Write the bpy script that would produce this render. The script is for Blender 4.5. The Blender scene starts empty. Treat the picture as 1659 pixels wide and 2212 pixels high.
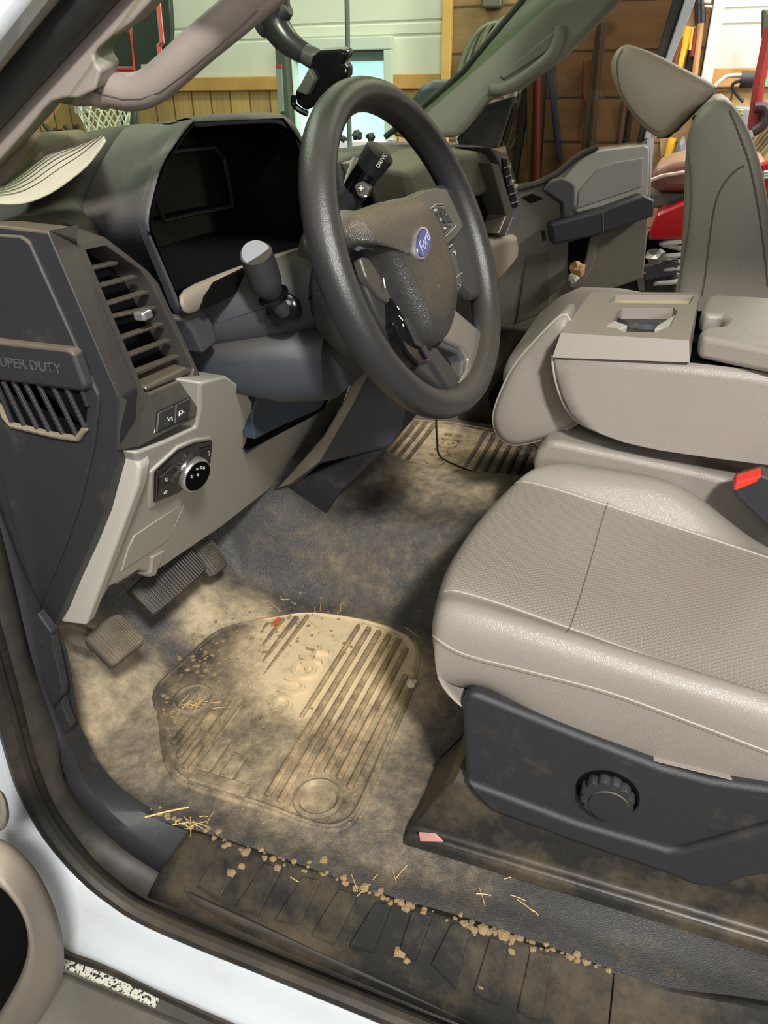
import bpy, bmesh, math, random
from mathutils import Vector, Matrix
from mathutils.bvhtree import BVHTree
random.seed(7)
SC = bpy.context.scene
COL = SC.collection
V = Vector
# ------------------------------------------------------------------ camera
F, CX, CY, CZ = 1661.0, 829.5, 1106.0, 0.92
ax = V((0.34330163, 0.46851729, 0.81402429))      # truck X (towards the passenger side) in camera right/up/forward
ay = V((-0.93912842, 0.15879099, 0.30466904))     # truck Y (towards the bonnet)
az = V((-0.01348299, 0.86906672, -0.49451111))    # truck Z
CAM = V((0, 0, CZ))
right = V((ax.x, ay.x, az.x)); up = V((ax.y, ay.y, az.y)); fwd = V((ax.z, ay.z, az.z))
cd = bpy.data.cameras.new('camera'); cam = bpy.data.objects.new('camera', cd); COL.objects.link(cam)
m = Matrix((right, up, -fwd)).transposed().to_4x4(); m.translation = CAM
cam.matrix_world = m
cd.sensor_fit = 'VERTICAL'; cd.sensor_height = 24.0; cd.lens = 24.0 * F / 2212.0
cd.clip_start = 0.02; cd.clip_end = 60
SC.camera = cam
# ------------------------------------------------------------------ world, lamps, exposure
SC.view_settings.view_transform = 'Standard'; SC.view_settings.look = 'None'
SC.view_settings.exposure = 0.0; SC.view_settings.gamma = 1.0; SC.view_settings.use_curve_mapping = False
SC.cycles.use_denoising = True
SC.cycles.max_bounces = 8; SC.cycles.transparent_max_bounces = 12
W = bpy.data.worlds.new('garage_air'); SC.world = W; W.use_nodes = True
W.node_tree.nodes['Background'].inputs[0].default_value = (0.95, 0.97, 1.0, 1)
W.node_tree.nodes['Background'].inputs[1].default_value = 0.10
def area(name, loc, target, sx, sy, power, col=(1, 1, 1)):
    l = bpy.data.lights.new(name, 'AREA'); l.shape = 'RECTANGLE'; l.size = sx; l.size_y = sy
    l.energy = power; l.color = col
    o = bpy.data.objects.new(name, l); COL.objects.link(o); o.location = loc
    o.rotation_euler = (V(target) - V(loc)).to_track_quat('-Z', 'Y').to_euler()
    return o
area('shop_or_fill_light', (-0.80, -0.78, 2.15), (0.9, 0.3, 0.3), 0.20, 0.20, 98, (1.0, 0.972, 0.935))
area('shop_or_fill_light', (-1.3, 1.2, 2.5), (0.9, 0.3, 0.3), 1.2, 0.15, 14, (1.0, 0.97, 0.93))
area('shop_or_fill_light', (-2.6, -0.9, 1.75), (1.2, 0.0, 0.5), 1.2, 0.6, 20, (1.0, 0.97, 0.93))  # soft low fill added to lift the passenger side
area('shop_or_fill_light', (-1.9, -2.2, 1.65), (1.6, 0.0, 0.6), 0.9, 0.5, 44, (1.0, 0.97, 0.925))  # unseen rear fill added to brighten the passenger backrest and headrest
area('ceiling_or_fill_light', (1.5, 2.3, 2.85), (1.3, 0.6, 0.8), 1.2, 0.3, 34, (0.98, 1.0, 0.95))  # lamp added over the bonnet to lift the dark dash top
area('ceiling_or_fill_light', (2.6, -2.6, 2.6), (2.3, 0.1, 0.6), 0.8, 0.3, 110, (1.0, 0.96, 0.9))  # added lamp aimed at the passenger door trim to brighten it
area('ceiling_or_fill_light', (3.3, 1.9, 2.9), (4.2, 1.9, 0.6), 1.6, 0.3, 40, (1.0, 0.96, 0.88))
area('ceiling_or_fill_light', (3.4, -0.6, 2.9), (4.2, -0.4, 0.4), 1.2, 0.3, 70, (1.0, 0.93, 0.84))
area('dome_lamp', (1.38, 0.0, 1.27), (1.3, 0.1, 0.3), 0.09, 0.11, 5.5, (1.0, 0.74, 0.52))
# ------------------------------------------------------------------ pixel rays of the 1659 x 2212 frame
def ray(px, py):
    return right * (px - CX) + up * (CY - py) + fwd * F
def PX(px, py, x):
    d = ray(px, py); return CAM + d * (x / d.x)
def PY(px, py, y):
    d = ray(px, py); return CAM + d * (y / d.y)
def PZ(px, py, z):
    d = ray(px, py); return CAM + d * ((z - CZ) / d.z)
def PP(px, py, pt, n):
    d = ray(px, py); n = V(n); return CAM + d * ((V(pt) - CAM).dot(n) / d.dot(n))
def PXs(l, x): return [PX(a, b, x) for a, b in l]
def PYs(l, y): return [PY(a, b, y) for a, b in l]
def PZs(l, z): return [PZ(a, b, z) for a, b in l]
def PPs(l, pt, n): return [PP(a, b, pt, n) for a, b in l]
# ------------------------------------------------------------------ materials
MATS = {}
def lin(c):
    return tuple(((v / 255.0) / 12.92 if v / 255.0 <= 0.04045 else ((v / 255.0 + 0.055) / 1.055) ** 2.4) for v in c) + (1,)
def mat(name, rgb, rough=0.6, metal=0.0, bump=None, dust=None, var=0.0, emit=None, spec=0.5, coat=0.0, alpha=None):
    """rgb 0..255 sRGB; bump=(kind, scale, strength); dust=(rgb, amount, noise scale, upward)"""
    if name in MATS: return MATS[name]
    M = bpy.data.materials.new(name); M.use_nodes = True; nt = M.node_tree; N = nt.nodes; L = nt.links
    b = N['Principled BSDF']; c = lin(rgb)
    b.inputs['Base Color'].default_value = c; b.inputs['Roughness'].default_value = rough
    b.inputs['Metallic'].default_value = metal; b.inputs['Specular IOR Level'].default_value = spec
    b.inputs['Coat Weight'].default_value = coat
    tc = N.new('ShaderNodeTexCoord'); out = None
    def noise(scale, detail=4, rough_=0.6):
        n = N.new('ShaderNodeTexNoise'); n.inputs['Scale'].default_value = scale
        n.inputs['Detail'].default_value = detail; n.inputs['Roughness'].default_value = rough_
        L.new(tc.outputs['Object'], n.inputs['Vector']); return n.outputs['Fac']
    def mix(fac, a, bb):
        x = N.new('ShaderNodeMix'); x.data_type = 'RGBA'
        if isinstance(fac, float): x.inputs[0].default_value = fac
        else: L.new(fac, x.inputs[0])
        for i, s in ((6, a), (7, bb)):
            if isinstance(s, tuple): x.inputs[i].default_value = s
            else: L.new(s, x.inputs[i])
        return x.outputs[2]
    def rng(s, a, bb, lo=0.0, hi=1.0):
        x = N.new('ShaderNodeMapRange'); L.new(s, x.inputs[0])
        for i, v in ((1, a), (2, bb), (3, lo), (4, hi)): x.inputs[i].default_value = v
        return x.outputs[0]
    col = c
    if var:
        d = tuple(v * (1 - var) for v in c[:3]) + (1,); e = tuple(min(1, v * (1 + var)) for v in c[:3]) + (1,)
        col = mix(rng(noise(9), 0.3, 0.7), d, e)
    if dust:
        drgb, amt, sc, upw = dust
        f = rng(noise(sc, 6, 0.7), 0.62 - 0.4 * amt, 0.85 - 0.2 * amt)
        if upw:
            g = N.new('ShaderNodeNewGeometry'); s = N.new('ShaderNodeSeparateXYZ'); L.new(g.outputs['Normal'], s.inputs[0])
            u = rng(s.outputs['Z'], 0.15, 0.9)
            k = N.new('ShaderNodeMath'); k.operation = 'MULTIPLY_ADD'; k.use_clamp = True
            L.new(u, k.inputs[0]); k.inputs[1].default_value = upw
            k2 = N.new('ShaderNodeMath'); k2.operation = 'MULTIPLY'; L.new(f, k2.inputs[0]); k2.inputs[1].default_value = amt
            L.new(k2.outputs[0], k.inputs[2]); f = k.outputs[0]
            k3 = N.new('ShaderNodeMath'); k3.operation = 'MULTIPLY'; L.new(f, k3.inputs[0]); L.new(rng(noise(sc * 0.4, 5), 0.25, 0.6, 0.4, 1), k3.inputs[1]); f = k3.outputs[0]
        else:
            k2 = N.new('ShaderNodeMath'); k2.operation = 'MULTIPLY'; L.new(f, k2.inputs[0]); k2.inputs[1].default_value = amt; f = k2.outputs[0]
        col = mix(f, col, lin(drgb))
    if not isinstance(col, tuple): L.new(col, b.inputs['Base Color'])
    if bump:
        kind, sc, st = bump
        if kind == 'noise': h = noise(sc, 3)
        elif kind == 'leather':
            v = N.new('ShaderNodeTexVoronoi'); v.feature = 'DISTANCE_TO_EDGE'; v.inputs['Scale'].default_value = sc
            L.new(tc.outputs['Object'], v.inputs['Vector']); h = rng(v.outputs['Distance'], 0, 0.25)
        elif kind == 'perf':
            sx = N.new('ShaderNodeSeparateXYZ'); L.new(tc.outputs['Object'], sx.inputs[0])
            def sn(s):
                a = N.new('ShaderNodeMath'); a.operation = 'MULTIPLY'; L.new(s, a.inputs[0]); a.inputs[1].default_value = sc
                a2 = N.new('ShaderNodeMath'); a2.operation = 'SINE'; L.new(a.outputs[0], a2.inputs[0]); return a2.outputs[0]
            a = N.new('ShaderNodeMath'); a.operation = 'MULTIPLY'; L.new(sn(sx.outputs['X']), a.inputs[0]); L.new(sn(sx.outputs['Y']), a.inputs[1])
            h = rng(a.outputs[0], 0.15, 0.6)
            cc = mix(h, tuple(v * 0.93 for v in c[:3]) + (1,), tuple(min(1, v * 1.13) for v in c[:3]) + (1,)); L.new(cc, b.inputs['Base Color'])  # dots tinted lighter to paint in their glint
        bp = N.new('ShaderNodeBump'); bp.inputs['Strength'].default_value = st; bp.inputs['Distance'].default_value = 0.002
        L.new(h, bp.inputs['Height']); L.new(bp.outputs[0], b.inputs['Normal'])
    if emit:
        b.inputs['Emission Color'].default_value = lin(emit[0]); b.inputs['Emission Strength'].default_value = emit[1]
    MATS[name] = M; return M
DUST = (172, 152, 118)
m_dash = mat('dark vinyl', (62, 63, 68), 0.55, bump=('leather', 900, 0.25), dust=(DUST, 0.14, 6, 0.16))
m_dashtop = mat('dusty dash top', (46, 48, 49), 0.7, bump=('leather', 900, 0.2), dust=(DUST, 0.22, 4, 0.14))
m_black = mat('black plastic', (38, 39, 42), 0.5, bump=('leather', 1100, 0.2), dust=(DUST, 0.18, 8, 0.12), var=0.1)
m_endpanel = mat('charcoal end panel', (40, 41, 44), 0.5, bump=('noise', 1500, 0.15), dust=(DUST, 0.12, 18, 0.3))
m_bezel = mat('graphite bezel', (76, 73, 69), 0.36, metal=0.3, bump=('noise', 1500, 0.1), dust=(DUST, 0.15, 7, 0.2))
m_gloss = mat('gloss black', (12, 12, 14), 0.12)
m_void = mat('hollow shade black', (5, 5, 6), 0.9, spec=0.1)  # near-black painted as the shade inside recesses and gaps
m_lgrey = mat('light grey plastic', (170, 166, 157), 0.5, bump=('leather', 1100, 0.15), dust=((150, 138, 116), 0.10, 6, 0))
m_taupe = mat('taupe plastic', (126, 118, 108), 0.5, bump=('leather', 1100, 0.15), dust=(DUST, 0.25, 8, 0.2))
m_pillar = mat('warm grey pillar trim', (138, 128, 121), 0.5, bump=('noise', 900, 0.1), var=0.06)
m_pillar2 = mat('cool grey pillar trim', (126, 126, 114), 0.6, bump=('noise', 900, 0.1), var=0.05)
m_leather = mat('grey leather', (139, 132, 124), 0.38, bump=('leather', 500, 0.18), var=0.03)
m_perf = mat('perforated grey leather', (137, 129, 120), 0.36, bump=('perf', 900, 0.5))
m_pipe = mat('seam thread', (160, 153, 142), 0.5)
m_seam = mat('dark seam', (96, 89, 80), 0.7)
m_wheel = mat('wheel leather', (42, 42, 43), 0.32, bump=('noise', 900, 0.22), dust=(DUST, 0.05, 9, 0.08))
m_hub = mat('hub vinyl', (50, 49, 48), 0.33, bump=('leather', 600, 0.3), dust=(DUST, 0.12, 7, 0.32))
m_silver = mat('satin silver', (150, 146, 142), 0.35, metal=0.7, dust=(DUST, 0.2, 12, 0.2))
m_chrome = mat('chrome', (222, 218, 212), 0.22, metal=0.85)
m_white = mat('white car paint', (196, 202, 206), 0.15, coat=0.6, dust=((150, 132, 104), 0.22, 11, 0), var=0.02)
m_rubber = mat('black rubber', (30, 30, 29), 0.55, dust=((120, 104, 80), 0.35, 8, 0.15))
m_sill = mat('scuffed sill plastic', (38, 37, 35), 0.42, bump=('noise', 60, 0.3), dust=((132, 116, 88), 0.42, 9, 0))
m_ledge = mat('dusty door flange', (42, 40, 37), 0.55, dust=((112, 98, 74), 0.32, 7, 0))
m_kick = mat('kick panel plastic', (44, 45, 48), 0.5, bump=('leather', 1100, 0.15), dust=(DUST, 0.14, 30, 0))
m_clay = mat('dried mud', (164, 140, 102), 0.9, bump=('noise', 200, 0.6), var=0.2)
m_straw = mat('straw', (206, 178, 118), 0.7, var=0.15)
m_mark = mat('printed white', (205, 205, 200), 0.5)
m_tan = mat('cap cotton tan', (122, 108, 92), 0.9, bump=('noise', 500, 0.5), var=0.1)
m_brim = mat('cap brim cloth', (182, 178, 156), 0.9, bump=('noise', 700, 0.4), var=0.05)
m_thread = mat('dark thread', (66, 58, 46), 0.9)
m_red = mat('red button', (226, 52, 34), 0.45)
m_steel = mat('dull steel', (120, 118, 112), 0.4, metal=0.6, var=0.1)
m_dkgreen = mat('mirror shell', (64, 76, 74), 0.4)
# vinyl floor: charcoal grain with mud trodden into the driver's footwell, plus painted shade
def floor_mat_node(name, base, mud, grain, spots):
    M = bpy.data.materials.new(name); M.use_nodes = True; nt = M.node_tree; N = nt.nodes; L = nt.links; b = N['Principled BSDF']
    tc = N.new('ShaderNodeNewGeometry')
    def math_(op, a, bb=None, clamp=False):
        x = N.new('ShaderNodeMath'); x.operation = op; x.use_clamp = clamp
        for i, s in ((0, a), (1, bb)):
            if s is None: continue
            if isinstance(s, (int, float)): x.inputs[i].default_value = s
            else: L.new(s, x.inputs[i])
        return x.outputs[0]
    def noise(scale, detail=6, r=0.65):
        n = N.new('ShaderNodeTexNoise'); n.inputs['Scale'].default_value = scale; n.inputs['Detail'].default_value = detail
        n.inputs['Roughness'].default_value = r; L.new(tc.outputs['Position'], n.inputs['Vector']); return n.outputs['Fac']
    tot = None
    for (cx, cy, rx, ry, amp) in spots:
        mp = N.new('ShaderNodeMapping'); mp.inputs['Location'].default_value = (-cx / rx, -cy / ry, 0)
        mp.inputs['Scale'].default_value = (1 / rx, 1 / ry, 0); L.new(tc.outputs['Position'], mp.inputs['Vector'])
        ln = N.new('ShaderNodeVectorMath'); ln.operation = 'LENGTH'; L.new(mp.outputs[0], ln.inputs[0])
        r = N.new('ShaderNodeMapRange'); r.interpolation_type = 'SMOOTHSTEP'; L.new(ln.outputs['Value'], r.inputs[0])
        for i, v in ((1, 0.35), (2, 1.15), (3, amp), (4, 0.0)): r.inputs[i].default_value = v
        tot = r.outputs[0] if tot is None else math_('MAXIMUM', tot, r.outputs[0])
    n1 = noise(7); n2 = noise(38); n3 = noise(240, 3)
    s = math_('ADD', tot, math_('MULTIPLY', math_('SUBTRACT', n1, 0.51), 1.0))
    s = math_('ADD', s, math_('MULTIPLY', math_('SUBTRACT', n2, 0.5), 0.85))
    s = math_('ADD', s, math_('MULTIPLY', math_('SUBTRACT', n3, 0.5), 0.45))
    rr = N.new('ShaderNodeMapRange'); L.new(s, rr.inputs[0])
    for i, v in ((1, 0.02), (2, 0.85), (3, 0.0), (4, 1.0)): rr.inputs[i].default_value = v
    mx = N.new('ShaderNodeMix'); mx.data_type = 'RGBA'; L.new(rr.outputs[0], mx.inputs[0])
    mx.inputs[6].default_value = lin(base)
    mm = N.new('ShaderNodeMix'); mm.data_type = 'RGBA'; pass
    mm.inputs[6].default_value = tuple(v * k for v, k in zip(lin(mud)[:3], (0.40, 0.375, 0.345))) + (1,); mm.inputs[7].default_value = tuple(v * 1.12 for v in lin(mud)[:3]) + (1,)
    pale = math_('ADD', math_('MULTIPLY', tot, 1.25), math_('MULTIPLY', math_('SUBTRACT', n2, 0.65), 1.1), True); L.new(pale, mm.inputs[0])  # pale to dark mud mix doubles as painted shade towards the sill
    L.new(mm.outputs[2], mx.inputs[7]); L.new(mx.outputs[2], b.inputs['Base Color'])
    ro = N.new('ShaderNodeMapRange'); L.new(rr.outputs[0], ro.inputs[0])
    for i, v in ((1, 0), (2, 1), (3, 0.52), (4, 0.9)): ro.inputs[i].default_value = v
    L.new(ro.outputs[0], b.inputs['Roughness'])
    v = N.new('ShaderNodeTexVoronoi'); v.feature = 'DISTANCE_TO_EDGE'; v.inputs['Scale'].default_value = grain; L.new(tc.outputs['Position'], v.inputs['Vector'])
    h = math_('ADD', math_('MULTIPLY', v.outputs['Distance'], math_('SUBTRACT', 1.1, rr.outputs[0])), math_('MULTIPLY', n2, 0.5))
    bp = N.new('ShaderNodeBump'); bp.inputs['Strength'].default_value = 0.45; bp.inputs['Distance'].default_value = 0.003
    L.new(h, bp.inputs['Height']); L.new(bp.outputs[0], b.inputs['Normal'])
    return M
m_floor = floor_mat_node('muddy shaded vinyl floor', (72, 71, 70), (198, 180, 148), 300,
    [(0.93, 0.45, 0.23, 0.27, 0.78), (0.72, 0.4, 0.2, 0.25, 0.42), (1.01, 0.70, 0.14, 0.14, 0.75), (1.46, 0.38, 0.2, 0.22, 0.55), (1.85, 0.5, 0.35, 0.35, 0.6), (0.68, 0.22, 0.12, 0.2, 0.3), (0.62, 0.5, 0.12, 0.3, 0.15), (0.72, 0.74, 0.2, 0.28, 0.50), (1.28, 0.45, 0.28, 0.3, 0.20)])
m_mat = floor_mat_node('muddy shaded moulded mat', (56, 55, 54), (206, 185, 148), 260, [(1.00, 0.47, 0.30, 0.26, 0.95), (0.80, 0.47, 0.35, 0.3, 0.50), (1.85, 0.55, 0.35, 0.35, 0.75)])
def planks(name, rgb, vert, w, gap=0.018, var=0.25):
    """boards of width w; vert=True for upright boards (split along Y), else stacked in Z"""
    M = bpy.data.materials.new(name); M.use_nodes = True; nt = M.node_tree; N = nt.nodes; L = nt.links; b = N['Principled BSDF']
    tc = N.new('ShaderNodeTexCoord'); sx = N.new('ShaderNodeSeparateXYZ'); L.new(tc.outputs['Object'], sx.inputs[0])
    d = N.new('ShaderNodeMath'); d.operation = 'DIVIDE'; L.new(sx.outputs['Y' if vert else 'Z'], d.inputs[0]); d.inputs[1].default_value = w
    fl = N.new('ShaderNodeMath'); fl.operation = 'FLOOR'; L.new(d.outputs[0], fl.inputs[0])
    fr = N.new('ShaderNodeMath'); fr.operation = 'FRACT'; L.new(d.outputs[0], fr.inputs[0])
    wn = N.new('ShaderNodeTexWhiteNoise'); wn.noise_dimensions = '1D'; L.new(fl.outputs[0], wn.inputs['W'])
    mp = N.new('ShaderNodeMapping'); mp.inputs['Scale'].default_value = (1, 14, 1.2) if vert else (1, 1.2, 14); L.new(tc.outputs['Object'], mp.inputs['Vector'])
    n = N.new('ShaderNodeTexNoise'); n.inputs['Scale'].default_value = 3; n.inputs['Detail'].default_value = 5; L.new(mp.outputs[0], n.inputs['Vector'])
    n.noise_dimensions = '4D'; L.new(wn.outputs['Value'], n.inputs['W'])
    a = N.new('ShaderNodeMath'); a.operation = 'MULTIPLY_ADD'; L.new(n.outputs['Fac'], a.inputs[0]); a.inputs[1].default_value = 0.9; 
    a2 = N.new('ShaderNodeMath'); a2.operation = 'MULTIPLY'; L.new(wn.outputs['Value'], a2.inputs[0]); a2.inputs[1].default_value = 0.35; L.new(a2.outputs[0], a.inputs[2])
    mx = N.new('ShaderNodeMix'); mx.data_type = 'RGBA'; L.new(a.outputs[0], mx.inputs[0]); c = lin(rgb)
    mx.inputs[6].default_value = tuple(v * (1 - 1.8 * var) for v in c[:3]) + (1,); mx.inputs[7].default_value = tuple(v * (1 + var) for v in c[:3]) + (1,)
    kn = N.new('ShaderNodeTexVoronoi'); kn.inputs['Scale'].default_value = 2.3; kn.inputs['Randomness'].default_value = 1; L.new(tc.outputs['Object'], kn.inputs['Vector'])
    kr = N.new('ShaderNodeMapRange'); L.new(kn.outputs['Distance'], kr.inputs[0])
    for i, v in ((1, 0.04), (2, 0.09), (3, 0.55), (4, 1.0)): kr.inputs[i].default_value = v
    gm = N.new('ShaderNodeMath'); gm.operation = 'GREATER_THAN'; L.new(fr.outputs[0], gm.inputs[0]); gm.inputs[1].default_value = gap / w
    g2 = N.new('ShaderNodeMapRange'); L.new(gm.outputs[0], g2.inputs[0])
    for i, v in ((1, 0), (2, 1), (3, 0.3), (4, 1.0)): g2.inputs[i].default_value = v
    k = N.new('ShaderNodeMath'); k.operation = 'MULTIPLY'; L.new(kr.outputs[0], k.inputs[0]); L.new(g2.outputs[0], k.inputs[1])
    mul = N.new('ShaderNodeMix'); mul.data_type = 'RGBA'; mul.blend_type = 'MULTIPLY'; mul.inputs[0].default_value = 1.0
    L.new(mx.outputs[2], mul.inputs[6]); L.new(k.outputs[0], mul.inputs[7]); L.new(mul.outputs[2], b.inputs['Base Color'])
    b.inputs['Roughness'].default_value = 0.6
    bp = N.new('ShaderNodeBump'); bp.inputs['Strength'].default_value = 0.6; bp.inputs['Distance'].default_value = 0.006; L.new(gm.outputs[0], bp.inputs['Height']); L.new(bp.outputs[0], b.inputs['Normal'])
    return M
m_rib = floor_mat_node('half buried rib', (44, 44, 46), (200, 174, 132), 260, [(0.88, 0.46, 0.42, 0.28, 0.60), (1.85, 0.55, 0.35, 0.35, 0.35)])
m_board = planks('stacked pine boards', (134, 104, 68), False, 0.20, 0.012)
m_upright = planks('upright pine boards', (192, 156, 102), True, 0.13, 0.010)
m_glass = bpy.data.materials.new('tinted windshield glass'); m_glass.use_nodes = True
_n = m_glass.node_tree.nodes; _l = m_glass.node_tree.links
_t = _n.new('ShaderNodeBsdfTransparent'); _t.inputs[0].default_value = (0.68, 0.80, 0.64, 1)
_g = _n.new('ShaderNodeBsdfGlossy'); _g.inputs['Roughness'].default_value = 0.02
_m = _n.new('ShaderNodeMixShader'); _m.inputs[0].default_value = 0.025; _l.new(_t.outputs[0], _m.inputs[1]); _l.new(_g.outputs[0], _m.inputs[2])
_l.new(_m.outputs[0], _n['Material Output'].inputs[0])
m_tint = m_glass.copy(); m_tint.name = 'door window glass'
m_tint.node_tree.nodes['Transparent BSDF'].inputs[0].default_value = (0.50, 0.47, 0.42, 1)
# ------------------------------------------------------------------ object builders
OFF = {}
def tag(o, label=None, cat=None, group=None, kind=None):
    if label: o['label'] = label
    if cat: o['category'] = cat
    if group: o['group'] = group
    if kind: o['kind'] = kind
    return o
def thing(name, loc, label, cat, group=None):
    o = bpy.data.objects.new(name, None); COL.objects.link(o); o.location = loc; o.empty_display_size = 0.02
    OFF[o.name] = V(loc); return tag(o, label, cat, group)
class MB:
    def __init__(s): s.v = []; s.f = []
    def add(s, vs, fs):
        n = len(s.v); s.v += [V(p) for p in vs]; s.f += [tuple(i + n for i in f) for f in fs]; return s
    def prism(s, pts, vec, taper=1.0):
        n = len(pts); vec = V(vec); c = sum((V(p) for p in pts), V()) / n
        back = [c + (V(p) - c) * taper + vec for p in pts]
        return s.add(list(pts) + back, [tuple(range(n))[::-1], tuple(range(n, 2 * n))] + [(i, (i + 1) % n, n + (i + 1) % n, n + i) for i in range(n)])
    def loft(s, secs, closed=True, cap=True, loop=False):
        k = len(secs[0]); vs = [p for q in secs for p in q]; fs = []
        m_ = len(secs)
        for a in range(m_ if loop else m_ - 1):
            b = (a + 1) % m_
            for i in range(k if closed else k - 1):
                j = (i + 1) % k
                fs.append((a * k + i, a * k + j, b * k + j, b * k + i))
        if cap and closed and not loop:
            fs.append(tuple(range(k))[::-1]); fs.append(tuple(range((m_ - 1) * k, m_ * k)))
        return s.add(vs, fs)
    def tube(s, path, r, n=10, closed=False, cap=True, flat=None):
        P = [V(p) for p in path]; m_ = len(P); R = r if isinstance(r, (list, tuple)) else [r] * m_
        secs = []; prev = None
        for i in range(m_):
            t = (P[(i + 1) % m_] - P[i - 1]) if closed else (P[min(i + 1, m_ - 1)] - P[max(i - 1, 0)])
            t.normalize()
            if prev is None:
                a = V((0, 0, 1)) if abs(t.z) < 0.9 else V((1, 0, 0))
            else: a = prev
            a = (a - t * a.dot(t)).normalized(); prev = a; b = t.cross(a)
            fx = flat or 1.0
            secs.append([P[i] + (a * math.cos(q) * fx + b * math.sin(q)) * R[i] for q in (2 * math.pi * k / n for k in range(n))])
        return s.loft(secs, True, cap, closed)
    def box(s, c, size, rot=None):
        c = V(c); hx, hy, hz = (q / 2 for q in size)
        vs = [V((x, y, z)) for x in (-hx, hx) for y in (-hy, hy) for z in (-hz, hz)]
        if rot is not None: vs = [rot @ p for p in vs]
        return s.add([c + p for p in vs], [(0, 1, 3, 2), (4, 6, 7, 5), (0, 4, 5, 1), (2, 3, 7, 6), (0, 2, 6, 4), (1, 5, 7, 3)])
    def lathe(s, c, axis, prof, n=32, ref=None):
        c = V(c); w = V(axis).normalized(); u = V(ref) if ref else (V((0, 0, 1)) if abs(w.z) < 0.9 else V((1, 0, 0)))
        u = (u - w * u.dot(w)).normalized(); v = w.cross(u)
        return s.loft([[c + w * h + (u * math.cos(2 * math.pi * k / n) + v * math.sin(2 * math.pi * k / n)) * r for k in range(n)] for r, h in prof], True, True)
    def grid(s, rows):
        return s.loft(rows, False, False)
    def build(s, name, m_, parent=None, bevel=0, sub=0, angle=35, solid=0, seg=2, flat=False):
        off = OFF[parent.name] if parent else V((0, 0, 0))
        me = bpy.data.meshes.new(name); me.from_pydata([p - off for p in s.v], [], s.f)
        bm = bmesh.new(); bm.from_mesh(me)
        bmesh.ops.remove_doubles(bm, verts=bm.verts, dist=1e-6); bmesh.ops.recalc_face_normals(bm, faces=bm.faces)
        bm.to_mesh(me); bm.free()
        me.materials.append(m_); o = bpy.data.objects.new(name, me); COL.objects.link(o)
        if parent: o.parent = parent
        OFF[o.name] = off
        if solid:
            q = o.modifiers.new('solid', 'SOLIDIFY'); q.thickness = solid; q.offset = 0
        if bevel:
            q = o.modifiers.new('bevel', 'BEVEL'); q.width = bevel; q.segments = seg; q.limit_method = 'ANGLE'; q.angle_limit = math.radians(30)
        if sub:
            q = o.modifiers.new('sub', 'SUBSURF'); q.levels = sub; q.render_levels = sub
        if not flat:
            me.shade_smooth(); me.set_sharp_from_angle(angle=math.radians(180 if sub else angle))
            if bevel and not sub:
                q = o.modifiers.new('wn', 'WEIGHTED_NORMAL'); q.keep_sharp = True
        return o
def spline(pts, n=8, closed=False):
    P = [V(p) for p in pts]; out = []; m_ = len(P)
    for i in range(m_ if closed else m_ - 1):
        g = lambda k: P[k % m_] if closed else P[max(0, min(m_ - 1, k))]
        a, b, c, d = g(i - 1), g(i), g(i + 1), g(i + 2)
        for k in range(n):
            t = k / n
            out.append(0.5 * ((2 * b) + (c - a) * t + (2 * a - 5 * b + 4 * c - d) * t * t + (3 * b - a - 3 * c + d) * t ** 3))
    if not closed: out.append(P[-1])
    return out
def surf_bvh(o):
    dg = bpy.context.evaluated_depsgraph_get(); dg.update(); ev = o.evaluated_get(dg); me = ev.to_mesh()
    off = OFF[o.name]; b = BVHTree.FromPolygons([v.co + off for v in me.vertices], [tuple(p.vertices) for p in me.polygons]); ev.to_mesh_clear(); return b
def cast(b, px, py, lift=0.0, fall=None):
    d = ray(px, py).normalized(); h = b.ray_cast(CAM, d)
    if h[0] is None: return fall
    n = h[1] if h[1].dot(d) < 0 else -h[1]
    return h[0] + n * lift
def casts(b, l, lift=0.0):
    return [q for q in (cast(b, x, y, lift) for x, y in l) if q is not None]
def text(s, origin, u, v, size, m_, parent, name='lettering', thick=0.0006, shear=0.0, align='CENTER'):
    cu = bpy.data.curves.new('t', 'FONT'); cu.body = s; cu.size = size; cu.align_x = align; cu.align_y = 'CENTER'; cu.extrude = thick; cu.shear = shear; cu.resolution_u = 3
    to = bpy.data.objects.new('t', cu); COL.objects.link(to); dg = bpy.context.evaluated_depsgraph_get(); dg.update()
    me = bpy.data.meshes.new_from_object(to.evaluated_get(dg)); bpy.data.objects.remove(to); bpy.data.curves.remove(cu)
    u = V(u).normalized(); v = V(v); v = (v - u * v.dot(u)).normalized(); w = u.cross(v); off = OFF[parent.name]
    for q in me.vertices: q.co = V(origin) - off + u * q.co.x + v * q.co.y + w * q.co.z
    me.name = name; me.materials.clear(); me.materials.append(m_); o = bpy.data.objects.new(name, me); COL.objects.link(o); o.parent = parent; OFF[o.name] = off
    return o
def copy_tree(o, loc=None, rz=None, label=None, group=None):
    c = o.copy(); COL.objects.link(c)
    if loc is not None: c.location = loc
    if rz is not None: c.rotation_euler.z = rz
    if label: c['label'] = label
    if group: c['group'] = group
    for ch in list(o.children):
        d = ch.copy(); COL.objects.link(d); d.parent = c
        for g in list(ch.children):
            e = g.copy(); COL.objects.link(e); e.parent = d
    return c
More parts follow.
